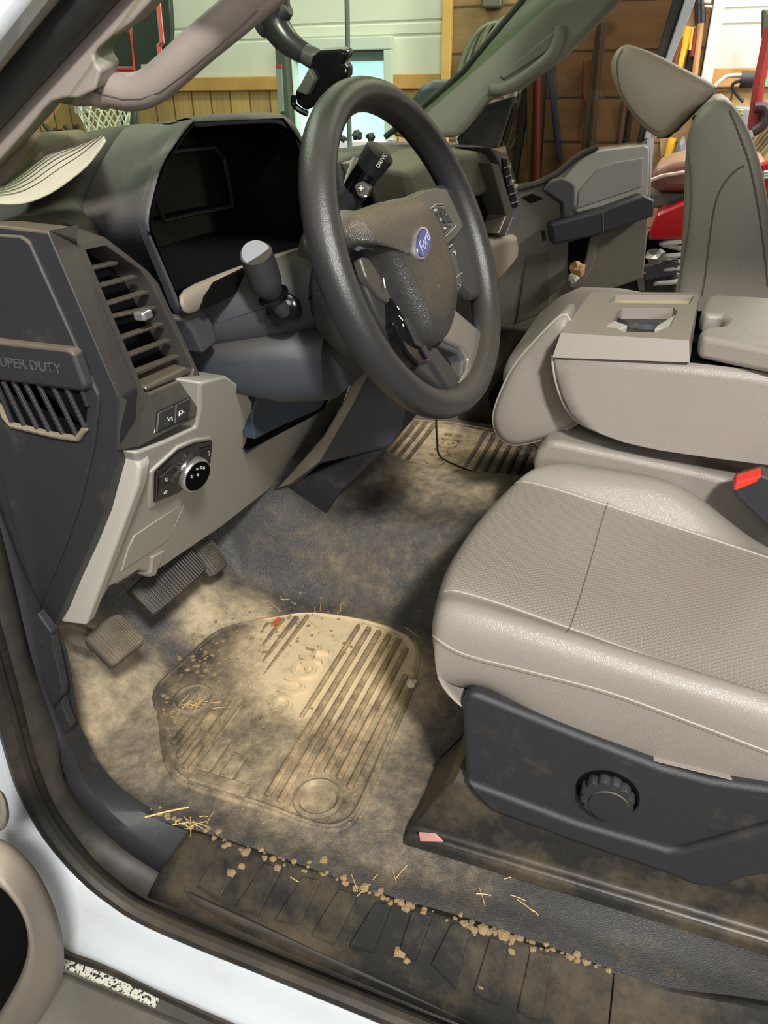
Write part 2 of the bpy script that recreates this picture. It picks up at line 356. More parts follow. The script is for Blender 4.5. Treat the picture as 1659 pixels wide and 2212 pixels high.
# ------------------------------------------------------------------ garage shell
def ss(t): t = max(0.0, min(1.0, t)); return t * t * (3 - 2 * t)
GZ = -0.78
def quad(name, pts, m_, label=None, cat=None, kind='structure', parent=None):
    o = MB().add(pts, [tuple(range(len(pts)))]).build(name, m_, parent, flat=True)
    return tag(o, label, cat, None, kind)
m_conc = mat('garage concrete', (120, 116, 108), 0.7, bump=('noise', 40, 0.2), var=0.15)
m_siding = mat('white steel siding', (214, 214, 204), 0.45, var=0.03)
m_ceil = mat('ceiling panel', (205, 205, 200), 0.7)
quad('floor', [(-4, -4, GZ), (4.6, -4, GZ), (4.6, 7, GZ), (-4, 7, GZ)], m_conc, 'grey concrete floor of the garage', 'floor')
WX = 4.5; YC = 1.27; WT = 0.885
# ribbed white siding above the wainscot, far wall
def siding(name, y0, y1, x, holes=None):
    b = MB(); z = WT; prof = []
    while z < 2.9:
        prof += [(0, z), (0, z + 0.20), (0.008, z + 0.206), (0.008, z + 0.215), (0, z + 0.221), (0, z + 0.262), (0.008, z + 0.268), (0.008, z + 0.277), (0, z + 0.283)]
        z += 0.305
    for (a, c, zlo, zhi) in (holes or [(y0, y1, WT, 9)]):
        p = [(dx, max(zlo, min(zhi, zz))) for dx, zz in prof if zlo - 0.31 <= zz <= zhi + 0.31]
        b.grid([[V((x + dx, yy, zz)) for dx, zz in p] for yy in (a, c)])
    return b.build(name, m_siding, flat=True)
wy0, wy1, wz0, wz1 = 1.585, 2.21, 0.55, 1.085
tag(siding('wall_far', YC, 7, WX, [(YC, wy0, WT, 9), (wy1, 7, WT, 9), (wy0, wy1, wz1, 9)]), 'white ribbed steel siding seen through the windshield', 'wall', None, 'structure')
tag(siding('wall_rear', -4, 0.02, WX), 'white ribbed steel siding behind the passenger headrest', 'wall', None, 'structure')
w = MB()
for a, c in ((YC, wy0), (wy1, 7)): w.box((WX + 0.02, (a + c) / 2, (GZ + WT) / 2), (0.05, c - a, WT - GZ))
w.box((WX + 0.02, (wy0 + wy1) / 2, (GZ + wz0) / 2), (0.05, wy1 - wy0, wz0 - GZ))
tag(w.build('wall_wainscot', m_upright, flat=True), 'upright pine board wainscot below the white siding', 'wall', None, 'structure')
tag(MB().box((WX + 0.02, -2, (GZ + WT) / 2), (0.05, 4.04, WT - GZ)).build('wall_rear_wainscot', m_upright, flat=True), 'upright pine wainscot behind the passenger seat', 'wall', None, 'structure')
tag(MB().box((WX - 0.03, (YC + 0.02) / 2, (GZ + 2.9) / 2), (0.09, YC - 0.02, 2.9 - GZ)).build('wall_boards', m_board, flat=True), 'brown stacked pine board wall carrying garden tools', 'wall', None, 'structure')
m_cap = mat('pine cap rail', (190, 144, 84), 0.6, var=0.15)
t = MB().box((WX - 0.02, (YC + wy0) / 2, WT), (0.03, wy0 - YC, 0.07)).box((WX - 0.02, (wy1 + 7) / 2, WT), (0.03, 7 - wy1, 0.07))
tag(t.build('trim_1', m_cap, bevel=0.004), 'pine cap rail below the white siding at the window', 'trim', None, 'structure')
tag(MB().box((WX - 0.02, -2, WT), (0.03, 4.0, 0.08)).build('trim_2', m_cap, bevel=0.004), 'pine cap rail behind the headrest', 'trim', None, 'structure')
tag(MB().box((WX - 0.08, YC, 1.05), (0.05, 0.05, 3.7)).build('trim_3', mat('pine corner', (206, 160, 92), 0.6, var=0.1), bevel=0.004), 'pine corner board where siding meets brown boards', 'trim', None, 'structure')
tag(MB().box((WX - 0.1, 0.0, 1.05), (0.05, 0.05, 3.7)).build('trim_4', m_siding, bevel=0.004), 'white corner trim right of the long handled tools', 'trim', None, 'structure')
# far window: frame, pane of bright daylight
wn = MB()
for c, s in (((WX - 0.01, (wy0 + wy1) / 2, wz1 - 0.02), (0.08, wy1 - wy0, 0.06)), ((WX - 0.01, (wy0 + wy1) / 2, wz0 + 0.02), (0.08, wy1 - wy0, 0.05)),
             ((WX - 0.01, wy0 + 0.02, (wz0 + wz1) / 2), (0.076, 0.05, wz1 - wz0 - 0.1)), ((WX - 0.01, wy1 - 0.02, (wz0 + wz1) / 2), (0.076, 0.05, wz1 - wz0 - 0.1))): wn.box(c, s)
win = tag(wn.build('window_1', mat('window frame white', (206, 212, 206), 0.5), bevel=0.004), 'small white framed window glowing with daylight', 'window', None, 'structure')
MB().box((WX + 0.03, (wy0 + wy1) / 2, (wz0 + wz1) / 2), (0.01, wy1 - wy0, wz1 - wz0)).build('pane', mat('daylit pane', (200, 240, 250), 0.3, emit=((196, 240, 250), 1.0)), win)
MB().box((WX + 0.01, (wy0 + wy1) / 2, wz1 - 0.075), (0.03, wy1 - wy0 - 0.08, 0.05)).build('blind', mat('grey blind', (110, 128, 126), 0.7), win)
tag(MB().box((0.3, 1.5, 3.0), (8.6, 11, 0.05)).build('ceiling', m_ceil, flat=True), 'pale panelled garage ceiling', 'ceiling', None, 'structure')
# ------------------------------------------------------------------ truck cab: one thing, its body pieces are parts
cab = thing('truck_cab', (1.37, 0.3, 0), 'white painted truck cab shell with grey pillar trim and scuffed black sill', 'truck')
def resample(pts, n):
    P = [V(p) for p in pts]; L = [0]
    for a, b in zip(P, P[1:]): L.append(L[-1] + (b - a).length)
    out = []
    for k in range(n):
        d = L[-1] * k / (n - 1); i = 0
        while i < len(P) - 2 and L[i + 1] < d: i += 1
        t_ = (d - L[i]) / max(1e-9, L[i + 1] - L[i]); out.append(P[i].lerp(P[i + 1], t_))
    return out
L1 = [(-60, 1330), (0, 1533), (31, 1640), (61, 1728), (94, 1782), (135, 1833), (189, 1887), (243, 1927), (304, 1964), (371, 1998), (472, 2039), (560, 2072), (740, 2143), (906, 2212), (1100, 2290)]
L2 = [(-60, 1120), (0, 1342), (23, 1425), (42, 1496), (71, 1617), (88, 1667), (115, 1735), (159, 1802), (209, 1863), (257, 1904), (297, 1934), (400, 1980), (600, 2062), (800, 2142), (1000, 2222), (1200, 2300)]
L3 = [(-60, 940), (8, 1180), (62, 1409), (108, 1542), (125, 1600), (134, 1667), (159, 1715), (189, 1759), (230, 1802), (270, 1836), (321, 1870), (361, 1894)]
L4 = [(81, 1325), (110, 1365), (125, 1440), (135, 1500), (150, 1565), (169, 1600), (189, 1640), (216, 1681), (257, 1721), (297, 1748), (327, 1765), (371, 1784), (425, 1804)]
S1 = [(410, 1797), (560, 1847), (700, 1893), (850, 1946), (1000, 1997), (1160, 2049), (1326, 2100), (1460, 2140), (1659, 2178), (1900, 2230)]
l1 = resample(spline(PXs(L1, 0.485)), 60); l2 = resample(spline(PXs(L2, 0.505)), 60); l3 = resample(spline(PXs(L3, 0.535)), 50); l4 = resample(spline(PXs(L4, 0.573)), 50)
# white body aperture: rolls from the seal down to the rocker
lo = [(-140, 1560), (-60, 1800), (0, 1905), (60, 1985), (135, 2062), (176, 2073), (236, 2096), (338, 2147), (489, 2212), (640, 2280), (800, 2350)]
md = [(-100, 1430), (-30, 1660), (30, 1790), (84, 1872), (135, 1938), (189, 1990), (240, 2025), (330, 2070), (470, 2130), (690, 2230), (900, 2320)]
lmd = resample(spline(PXs(md, 0.455)), 60); llo = resample(spline(PXs(lo, 0.43)), 60)
def between(a, b, t_, d): return [p.lerp(q, t_) + V(d) for p, q in zip(a, b)]
MB().grid([l1, between(l1, l2, 0.5, (-0.004, 0, 0)), l2]).build('seal_base', m_rubber, cab, solid=0.003)
body = MB().grid([[p + V((0.006, 0, -0.02)) for p in l1], l1, between(l1, lmd, 0.35, (-0.006, 0, 0)), lmd, between(lmd, llo, 0.5, (-0.012, 0, 0)), llo, [p + V((0.05, 0, -0.05)) for p in llo]])
body.build('painted_sill', m_white, cab, sub=1)
# dusty flange, seal
MB().grid([[p + V((0.0, 0.0, -0.012)) for p in l2[:0]] or l2, between(l2, resample(l3 + [PX(410, 1930, 0.52), PX(1200, 2290, 0.51)], 60), 0.5, (0.004, 0, -0.004)), resample(l3 + [PX(410, 1930, 0.52), PX(1200, 2290, 0.51)], 60)]).build('door_flange', m_ledge, cab, solid=0.004)
seal = [a.lerp(b, 0.55) + V((-0.012, 0, 0)) for a, b in zip(l1, l2)]
MB().tube(seal, 0.0125, 10).build('weatherstrip', m_rubber, cab)
MB().tube([a.lerp(b, 0.1) + V((-0.004, 0, 0)) for a, b in zip(l1, l2)], 0.005, 8).build('seal_lip', m_rubber, cab)
# kick panel strip curving from the dash end down to the sill
MB().grid([l3, between(l3, l4, 0.5, (-0.004, 0, 0.004)), l4, [p + V((0.012, 0, -0.004)) for p in l4], [p + V((0.014, 0.0, -0.05)) for p in l4]]).build('kick_panel', m_kick, cab, solid=0.003)
for pts, dx in (([(51, 1346), (81, 1325), (110, 1366), (113, 1392), (58, 1408)], 0.552), ([(60, 1410), (112, 1376), (114, 1392), (125, 1440), (135, 1486), (133, 1507), (110, 1531)], 0.55), ([(109, 1538), (133, 1511), (137, 1534), (154, 1571), (129, 1603)], 0.548)):
    MB().prism(PXs(pts, dx), (0.012, 0, 0)).build('kick_panel_cover', m_kick, cab, bevel=0.002)
# sill plate with raised tread pads
s1 = resample(spline(PXs(S1, 0.572)), 40); s2 = resample(spline(PXs([(318, 1938), (400, 1977), (600, 2058), (800, 2138), (1000, 2218), (1300, 2340)], 0.508)), 40)
plate = MB().grid([s2, between(s2, s1, 0.18, (0, 0, 0.006)), between(s2, s1, 0.3, (0, 0, 0.008)), between(s2, s1, 0.95, (0, 0, 0.004)), s1, [p + V((0.012, 0, -0.012)) for p in s1]]).build('sill_plate', m_sill, cab, solid=0.004)
bp_ = surf_bvh(plate)
ribs = [((485, 1817), (425, 1920)), ((533, 1833), (475, 1950)), ((572, 1866), (505, 1965)), ((612, 1880), (560, 1980)), ((655, 1896), (592, 1992)), ((695, 1905), (650, 2000)), ((733, 1922), (672, 2022)), ((775, 1938), (722, 2045)), ((812, 1950), (752, 2048)), ((848, 1958), (808, 2060)), ((890, 1968), (860, 2060)), ((935, 1984), (898, 2080)), ((975, 1996), (930, 2085)), ((1016, 2008), (985, 2140)), ((1058, 2025), (1020, 2150)), ((1098, 2038), (1078, 2175)), ((1145, 2052), (1115, 2185)), ((1193, 2068), (1170, 2215)), ((1240, 2084), (1215, 2225))]
for i in range(0, 18, 2):
    (a, b), (c, d) = ribs[i], ribs[i + 1]
    q = casts(bp_, [a, c, d, b], 0.0003)
    if len(q) == 4: MB().prism(q, (0, 0, 0.006), 0.92).build('tread_pad', m_sill, plate, bevel=0.001)
MB().tube(casts(bp_, [(1326, 2103), (1323, 2140), (1319, 2180), (1315, 2215)], 0.0004), 0.0011, 6).build('plate_joint', m_void, plate)
# running board with a strip of grip tape
rb = thing('running_board', (0.33, 0.3, -0.22), 'grey dusty running board below the white sill', 'running board')
MB().box((0.30, -0.2, -0.228), (0.28, 1.9, 0.05)).build('deck', mat('running board grey', (98, 94, 86), 0.75, bump=('noise', 120, 0.4), dust=(DUST, 0.3, 9, 0)), rb, bevel=0.012)
q = PZs([(135, 2066), (345, 2158), (335, 2178), (128, 2088)], -0.198)
m_grip = bpy.data.materials.new('speckled grip tape'); m_grip.use_nodes = True
_nt = m_grip.node_tree; _v = _nt.nodes.new('ShaderNodeTexNoise'); _v.inputs['Scale'].default_value = 190; _tc = _nt.nodes.new('ShaderNodeTexCoord'); _nt.links.new(_tc.outputs['Object'], _v.inputs['Vector'])
_r = _nt.nodes.new('ShaderNodeValToRGB'); _r.color_ramp.elements[0].position = 0.43; _r.color_ramp.elements[1].position = 0.47; _r.color_ramp.elements[0].color = (0.03, 0.03, 0.03, 1); _r.color_ramp.elements[1].color = (0.7, 0.68, 0.58, 1)
_nt.links.new(_v.outputs['Fac'], _r.inputs[0]); _nt.links.new(_r.outputs[0], _nt.nodes['Principled BSDF'].inputs['Base Color'])
MB().prism(q, (0, 0, 0.004)).build('grip_tape', m_grip, rb)['label'] = 'strip of speckled cream and black grip tape'
MB().tube(PZs([(-40, 2005), (135, 2052), (236, 2086), (338, 2135), (489, 2204), (700, 2300)], -0.185), 0.010, 8).build('edge_trim', m_rubber, rb)
# pillars
pil = MB().prism(PXs([(320, -72), (420, -90), (330, 0), (285, 48), (238, 82), (210, 106), (202, 120), (206, 138), (218, 152), (205, 196), (168, 213), (140, 213), (112, 220), (95, 235), (60, 278), (0, 345), (-80, 425), (-80, 336)], 0.605), (0.035, 0.004, 0.008), 0.97).build('pillar_trim', m_pillar, cab, bevel=0.008, seg=3)
pil['label'] = 'warm grey trim of the driver side windshield pillar'
h = MB().tube(spline(PXs([(120, 168), (185, 178), (235, 193), (285, 199), (325, 187), (365, 156), (430, 98), (500, 40), (565, -15), (640, -80), (720, -150)], 0.638), 6), [0.020] * 6 + [0.0175] * 6 + [0.0150] * 6 + [0.0148] * 43, 14)
hd = h.build('grab_handle', m_pillar, pil)
bh = surf_bvh(hd)
MB().tube(casts(bh, [(172, 189), (200, 197), (225, 204), (265, 214), (305, 213), (345, 198), (400, 157), (450, 115), (510, 66), (556, 22)], 0.0), 0.0008, 6).build('seam', m_seam, pil)
for c0, c1, r, dx, nm, mm in (((178, 0), (0, 203), 0.0175, 0.592, 'pillar_seal', m_rubber), ((88, 0), (0, 108), 0.009, 0.562, 'pillar_seal', mat('grey seal', (120, 112, 100), 0.5))):
    d = (c1[0] - c0[0], c1[1] - c0[1])
    MB().tube(PXs([(c0[0] + d[0] * k, c0[1] + d[1] * k) for k in (-0.6, -0.3, 0, 0.5, 1, 1.4)], dx), r, 12).build(nm, mm, cab)
MB().prism(PXs([(90, -50), (56, 0), (0, 72), (-60, 150), (-160, 100), (-40, -100)], 0.535), (0.03, 0, 0.0)).build('painted_pillar', m_white, cab, bevel=0.006)
rp = MB().prism(PXs([(1180, -60), (1140, -6), (1075, 40), (1000, 152), (894, 246), (838, 292), (870, 300), (985, 298), (1018, 262), (1052, 218), (1090, 205), (1125, 195), (1180, 152), (1225, 118), (1330, 10), (1420, -70)], 2.0), (0.05, 0, 0.0), 0.98).build('pillar_trim', m_pillar2, cab, bevel=0.014, seg=3)
rp['label'] = 'cool grey trim of the passenger side windshield pillar'
MB().tube(spline(PXs([(1062, 192), (1090, 190), (1130, 168), (1183, 126), (1204, 92), (1212, 55)], 1.985), 6), 0.0125, 12).build('grab_handle', m_pillar2, rp)
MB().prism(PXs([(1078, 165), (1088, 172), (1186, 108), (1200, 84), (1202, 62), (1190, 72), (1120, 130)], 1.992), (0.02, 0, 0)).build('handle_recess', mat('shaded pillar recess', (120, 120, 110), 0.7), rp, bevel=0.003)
MB().tube(PXs([(1180, -62), (1000, 154), (894, 247), (832, 296)], 2.0), 0.007, 8).build('windshield_gasket', m_rubber, cab)
MB().prism(PXs([(1048, 225), (1090, 212), (1112, 206), (1075, 320), (1000, 330), (985, 300), (1015, 265)], 2.06), (0.02, 0, 0)).build('mirror_sail', m_rubber, cab, bevel=0.004)
# windshield and roof
rows = []
for k in range(9):
    t_ = k / 8.0; row = []
    for i in range(15):
        x = 0.60 + (2.06 - 0.60) * i / 14.0; bow = 1 - ((x - 1.33) / 0.73) ** 2
        row.append(V((x, (0.66 + 0.20 * bow) * (1 - t_) + (0.06 + 0.08 * bow) * t_, 0.785 + 0.47 * t_)))
    rows.append(row)
MB().grid(rows).build('windshield', m_glass, cab, sub=1)['label'] = 'greenish tinted windshield glass'
m_head = mat('headliner felt', (176, 172, 162), 0.95)
MB().box((1.36, -0.80, 1.28), (1.45, 1.76, 0.03)).build('headliner', m_head, cab, bevel=0.01)
MB().tube([(0.60, 0.34, 1.02), (0.62, 0.05, 1.18), (0.64, -0.2, 1.235), (0.645, -0.8, 1.245), (0.645, -1.7, 1.24)], 0.045, 10).build('roof_rail', m_pillar, cab)
MB().tube([(2.06, 0.2, 1.16), (2.06, -0.05, 1.20), (2.06, -0.8, 1.245), (2.06, -1.7, 1.24)], 0.04, 10).build('roof_rail', m_pillar, cab)
MB().box((1.38, 0.03, 1.262), (0.2, 0.2, 0.012)).build('roof_console', m_pillar, cab, bevel=0.004)
MB().box((2.14, -0.10, 0.12), (0.04, 1.3, 0.36)).build('far_sill', m_sill, cab, bevel=0.01)
# ------------------------------------------------------------------ moulded vinyl floor
def hf(x, y):
    s = ss((x - 1.12) / 0.15) * (1 - ss((x - 1.50) / 0.15))
    z = s * (0.150 + 0.16 * ss((y - 0.50) / 0.3))
    toe = max(0.0, y - (0.74 if x < 1.35 else 0.80)); z = max(z, z * 0.6 + 0.8 * toe)
    z += 0.045 * math.exp(-((x - 1.0) / 0.10) ** 2 - ((y - 0.76) / 0.07) ** 2)
    z += 0.012 * ss((0.62 - x) / 0.05)
    z += 0.004 * math.sin(x * 23 + 1) * math.sin(y * 19)
    if 0.72 < x < 0.84 and 0.70 < y < 0.95: z += 0.004 * max(0, math.sin(y * 420))
    return z
xs = [0.572 + (2.16 - 0.572) * i / 170 for i in range(171)]; ys = [-0.6 + 1.7 * j / 180 for j in range(181)]
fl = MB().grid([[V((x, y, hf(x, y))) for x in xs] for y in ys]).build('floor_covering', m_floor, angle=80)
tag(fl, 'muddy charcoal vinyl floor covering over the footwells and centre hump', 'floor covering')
bf = surf_bvh(fl)
def make_mat(name, outline, label, letters, ribset, rings, z0=0.006):
    root = thing(name, outline[0], label, 'floor mat', None)
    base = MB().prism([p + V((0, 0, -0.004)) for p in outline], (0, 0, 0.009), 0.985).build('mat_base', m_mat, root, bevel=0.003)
    n = len(outline); c = sum(outline, V()) / n
    MB().tube([c + (p - c) * 0.955 + V((0, 0, 0.005)) for p in outline], 0.004, 6, closed=True).build('raised_border', m_mat, root)
    def inside(x, y):
        r = False
        for i in range(n):
            a, b = c + (outline[i] - c) * 0.9, c + (outline[i - 1] - c) * 0.9
            if (a.y > y) != (b.y > y) and x < (b.x - a.x) * (y - a.y) / (b.y - a.y) + a.x: r = not r
        return r
    for y, w_, x0, x1 in ribset:
        x = x0; st = None
        while x < x1 + 0.004:
            ok = inside(x, y) and x < x1 and all((x - r.x) ** 2 + (y - r.y) ** 2 > 0.046 ** 2 for r in rings)
            if ok and st is None: st = x
            if not ok and st is not None:
                if x - st > 0.03: MB().box(((st + x) / 2, y, z0), (x - st, w_, 0.013)).build('rib', m_rib, root, bevel=0.003)
                st = None
            x += 0.004
    for r in rings:
        MB().lathe(r + V((0, 0, 0.002)), (0, 0, 1), [(0.036, 0), (0.036, 0.010), (0.031, 0.013), (0.028, 0.010), (0.026, 0.006), (0.001, 0.006)], 28).build('retention_ring', m_mat, root)
    letters(root)
    return root
o1 = [V((p.x, p.y, hf(p.x, p.y))) for p in spline(PZs([(352, 1650), (400, 1702), (560, 1752), (690, 1800), (752, 1795), (792, 1745), (850, 1600), (905, 1460), (885, 1375), (700, 1322), (590, 1334), (480, 1372), (390, 1440), (330, 1495), (340, 1560)], 0.0), 4, True)]
def letters1(root):
    p = PZ(505, 1655, 0.011); s = 0.082
    def blk(px):  # block letter strokes in mat coordinates (text runs along X, its top towards the bonnet)
        for a, b, c, d in px: MB().box((p.x + (a + c) / 2, p.y + (b + d) / 2, 0.010), (abs(c - a), abs(d - b), 0.013)).build('lettering', m_mat, root, bevel=0.002)
    blk([(-0.048, -0.045, -0.026, 0.05), (-0.026, 0.028, 0.045, 0.05), (-0.026, -0.012, 0.022, 0.010)])
    q = PZ(612, 1520, 0.008)
    text('TOUGH', q + V((0.04, 0, 0)), (1, 0, 0), (0, 1, 0), 0.062, m_mat, root, thick=0.0045)
rb1 = [(0.285 + 0.0215 * k, 0.010, 0.60, 1.14) for k in range(8)] + [(0.457, 0.007, 0.82, 1.12), (0.562, 0.007, 0.72, 1.1)] + [(0.580 + 0.0215 * k, 0.010, 0.60, 1.1) for k in range(5)]
make_mat('floor_mat', o1, 'mud caked ribbed rubber mat in the driver footwell', letters1, rb1, [PZ(420, 1520, 0), PZ(688, 1735, 0)])
o2 = [V((x, y, hf(x, y) + 0.002)) for x, y in ((1.655, 0.30), (1.70, 0.26), (1.98, 0.26), (2.05, 0.32), (2.08, 0.55), (2.06, 0.78), (1.98, 0.80), (1.72, 0.80), (1.66, 0.72), (1.63, 0.5))]
def letters2(root): text('TOUGH', V((1.86, 0.52, 0.009)), (1, 0, 0), (0, 1, 0), 0.075, m_mat, root, thick=0.006)
make_mat('floor_mat', o2, 'muddy ribbed rubber mat in the passenger footwell', letters2, [(0.30 + 0.028 * k, 0.012, 1.62, 2.06) for k in range(6)] + [(0.60 + 0.028 * k, 0.012, 1.62, 2.06) for k in range(7)], [])
# ------------------------------------------------------------------ dashboard: one thing
dash = thing('dashboard', (1.35, 0.6, 0.3), 'dark dusty dashboard with round cornered vents and light grey knee panel', 'dashboard')
PB = (V((0.6, 0.502, 0.565)), V((0, 1, 0.53)))           # knee panel plane
PV = (V((0.6, 0.492, 0.582)), V((0, 1, -0.159)))         # vent face plane
def pb(l, d=0.0): n = PB[1].normalized(); return [q - n * d for q in PPs(l, PB[0] , PB[1])]
def pv(l, d=0.0): n = PV[1].normalized(); return [q - n * d for q in PPs(l, PV[0], PV[1])]
MB().box((1.36, 0.80, 0.53), (1.40, 0.34, 0.36)).build('inner_core', m_void, dash)
# dash top skin, with the raised hood over the cluster
def dz(x, y):
    hump = ss((x - 0.69) / 0.12) * (1 - ss((x - 1.10) / 0.14)); f_ = ss((y - 0.44) / 0.1) * (1 - 0.75 * ss((y - 0.60) / 0.3))
    return 0.795 - 0.03 * ss((x - 1.3) / 0.8) + 0.080 * hump * f_ - 0.03 * ss((0.64 - x) / 0.06) - 0.02 * ss((y - 0.75) / 0.2)
rows = []
for i in range(61):
    x = 0.59 + (2.12 - 0.59) * i / 60.0
    y0 = 0.565
    if 0.70 < x < 1.16: y0 = 0.615
    if x >= 1.16: y0 = 0.56 - 0.08 * ss((x - 1.3) / 0.4)
    rows.append([V((x, y0, dz(x, y0) - 0.05)), V((x, y0, dz(x, y0) - 0.012)), V((x, y0 + 0.012, dz(x, y0 + 0.012)))] + [V((x, y0 + 0.012 + (0.93 - y0) * k / 14.0, dz(x, y0 + 0.012 + (0.93 - y0) * k / 14.0))) for k in range(1, 15)])
top = MB().grid(rows).build('top_pad', m_dashtop, dash, sub=1)
# instrument hood
hi = [(426, 263), (402, 290), (358, 358), (335, 440), (328, 495), (347, 547), (380, 628), (530, 572), (680, 525), (668, 420), (653, 310), (613, 255)]
HY = 0.50
lip = PYs(hi, HY)
ho = [V((p.x, p.y, p.z)) for p in lip]
outl = PYs([(372, 268), (340, 288), (287, 382), (255, 470), (253, 501), (301, 556), (331, 601), (371, 661), (396, 703)], 0.565)
inl = PYs([(426, 262), (402, 290), (358, 358), (335, 440), (328, 495), (347, 547), (380, 628), (398, 676), (416, 692)], HY)
a_, b_ = resample(spline(outl), 30), resample(spline(inl), 30)
MB().grid([[p + V((0.0, 0.05, 0)) for p in a_], a_, between(a_, b_, 0.35, (-0.006, -0.004, 0.002)), between(a_, b_, 0.8, (-0.006, -0.006, 0.004)), b_, [p + V((0.006, 0.02, 0)) for p in b_]]).build('hood_cheek', m_dash, dash, sub=1)
tl = resample(PYs([(426, 262), (520, 256), (613, 254), (640, 275), (655, 305), (664, 360)], HY), 14)
tb = resample(PYs([(372, 266), (400, 254), (500, 246), (600, 246), (636, 262), (660, 300)], 0.56), 14)
MB().grid([[p + V((0, 0.04, -0.006)) for p in tb], tb, between(tb, tl, 0.6, (0, 0, 0.006)), tl, [p + V((0, 0.006, -0.006)) for p in tl]]).build('hood_top', m_dash, dash, sub=1)
cen = sum(lip, V()) / len(lip)
deep = [cen + (p - cen) * 0.82 + V((0.045, 0.085, 0.010)) for p in lip]
MB().loft([lip, deep], True, False).build('hood_inside', m_void, dash, angle=60)
MB().prism(deep, (0, 0.01, 0)).build('instrument_screen', m_gloss, dash)
g_ = [cen + (p - cen) * 0.45 + V((0.03, 0.075, 0.01)) for p in lip]
MB().tube(g_, 0.003, 6, closed=True).build('gauge_rim', mat('dark gauge rim', (26, 26, 29), 0.3), dash)
# trim band under the screen and the pocket mouth
t1 = PYs([(380, 628), (450, 598), (530, 568), (600, 545), (680, 522)], 0.497); t2 = PYs([(384, 655), (450, 622), (530, 588), (600, 570), (680, 548)], 0.485); t3 = PYs([(398, 690), (440, 668), (470, 640), (560, 600), (680, 570)], 0.49)
MB().grid([t1, t2, t3]).build('ledge', m_taupe, dash, solid=0.004, sub=1)
MB().prism(PYs([(440, 668), (446, 640), (470, 610), (535, 578), (545, 600), (500, 640), (470, 655)], 0.482), (0, 0.006, 0)).build('pocket_mouth', m_void, dash)
MB().prism(PYs([(398, 690), (440, 668), (462, 700), (470, 740), (440, 765), (420, 720)], 0.50), (0, 0.06, 0)).build('filler_panel', m_dash, dash, bevel=0.004)
# driver end panel with cover, badge plate and grille
EX = 0.577
MB().prism(PXs([(-90, 488), (0, 488), (105, 500), (259, 860), (255, 961), (250, 991), (236, 1042), (216, 1119), (189, 1187), (152, 1268), (125, 1335), (105, 1369), (64, 1406), (50, 1347), (0, 1150), (-90, 850)], EX), (0.03, 0.0, 0)).build('end_panel', m_endpanel, dash, bevel=0.0025)
MB().prism(PXs([(-90, 502), (0, 507), (42, 510), (57, 519), (65, 528), (211, 851), (214, 866), (203, 961), (176, 1079), (135, 1197), (81, 1323), (0, 1028), (-90, 640)], EX - 0.0035), (0.006, 0, 0)).build('fuse_cover', m_endpanel, dash, bevel=0.002)
plate_ = MB().prism(PXs([(-90, 720), (0, 739), (145, 755), (157, 764), (183, 836), (178, 846), (0, 823), (-90, 812)], EX - 0.012), (0.012, 0, 0), 1.06).build('badge_plate', m_endpanel, dash, bevel=0.003)
o_ = PX(133, 798, EX - 0.0122); o2_ = PX(0, 782, EX - 0.0122)
text('SUPER DUTY', o_, o_ - o2_, (0, 0.1, 1), 0.0146, mat('raised badge letters', (74, 74, 78), 0.35), plate_, thick=0.0008, align='RIGHT')
gp = PXs([(-60, 812), (0, 826), (130, 840), (178, 846), (188, 866), (184, 925), (168, 946), (24, 917), (12, 902), (-60, 700)], EX - 0.0045)
gr = MB().prism(gp, (0.004, 0, 0)).build('speaker_grille', m_void, dash)  # flat black plate in place of a shaded recess behind the slats
MB().tube(PXs([(184, 925), (168, 947), (120, 940), (24, 917), (10, 900), (0, 872)], EX - 0.006), 0.0035, 8).build('grille_rim', mat('dusty grille rim', (118, 108, 92), 0.8, var=0.2), gr)
cv = lambda l: [(x / 3.318, 420 + y / 3.318) for x, y in l]
for (x0, y0), (x1, y1) in [((-60, 1330), (90, 1670)), ((0, 1345), (178, 1688)), ((70, 1340), (270, 1702)), ((155, 1350), (352, 1716)), ((250, 1362), (445, 1730)), ((355, 1376), (545, 1742)), ((450, 1388), (600, 1675)), ((565, 1402), (622, 1525))]:
    p, q, r, s = PXs(cv([(x0, y0), (x0 + 24, y0 + 2), (x1 + 8, y1), (x1 - 14, y1 - 4)]), EX - 0.008)
    MB().prism([p, q, r, s], (0.007, 0, 0)).build('grille_slat', m_endpanel, gr, bevel=0.0006)
# vent pod: face ring, side, top, hollow, blades
fo = [(163, 531), (229, 515), (320, 585), (343, 613), (433, 812), (424, 902), (301, 966), (312, 872)]
fi = [(187, 540), (229, 531), (301, 580), (328, 613), (419, 797), (416, 809), (322, 849), (313, 845)]
O, I = pv(fo), pv(fi)
b = MB().loft([O, I], True, False)
b.loft([I, [p + V((0, 0.035, -0.002)) for p in I]], True, False)
b.loft([O, [p + V((0, 0.05, 0.0)) for p in O]], True, False)
S = PXs([(105, 498), (259, 860), (253, 972)], EX - 0.001)
b.add([O[0], O[7], O[6], S[2], S[1], S[0]], [(0, 1, 4, 5), (1, 2, 3, 4)])
T = [PX(168, 486, EX), O[1] + V((0, 0.05, 0.012))]
b.add([O[0], S[0], T[0], T[1], O[1]], [(0, 1, 2, 3, 4)])
bez = b.build('vent_bezel', m_bezel, dash, bevel=0.0035, seg=3)
bez['label'] = 'graphite surround of the driver side air vent'
MB().prism([p + V((0, 0.034, 0)) for p in I], (0, 0.004, 0)).build('vent_duct', m_void, bez)
ins = pv([(322, 847), (416, 808), (421, 800), (405, 792), (318, 835)], -0.002); 
MB().prism(ins, (0, 0.03, 0.004)).build('vent_lip', m_bezel, bez, bevel=0.004)
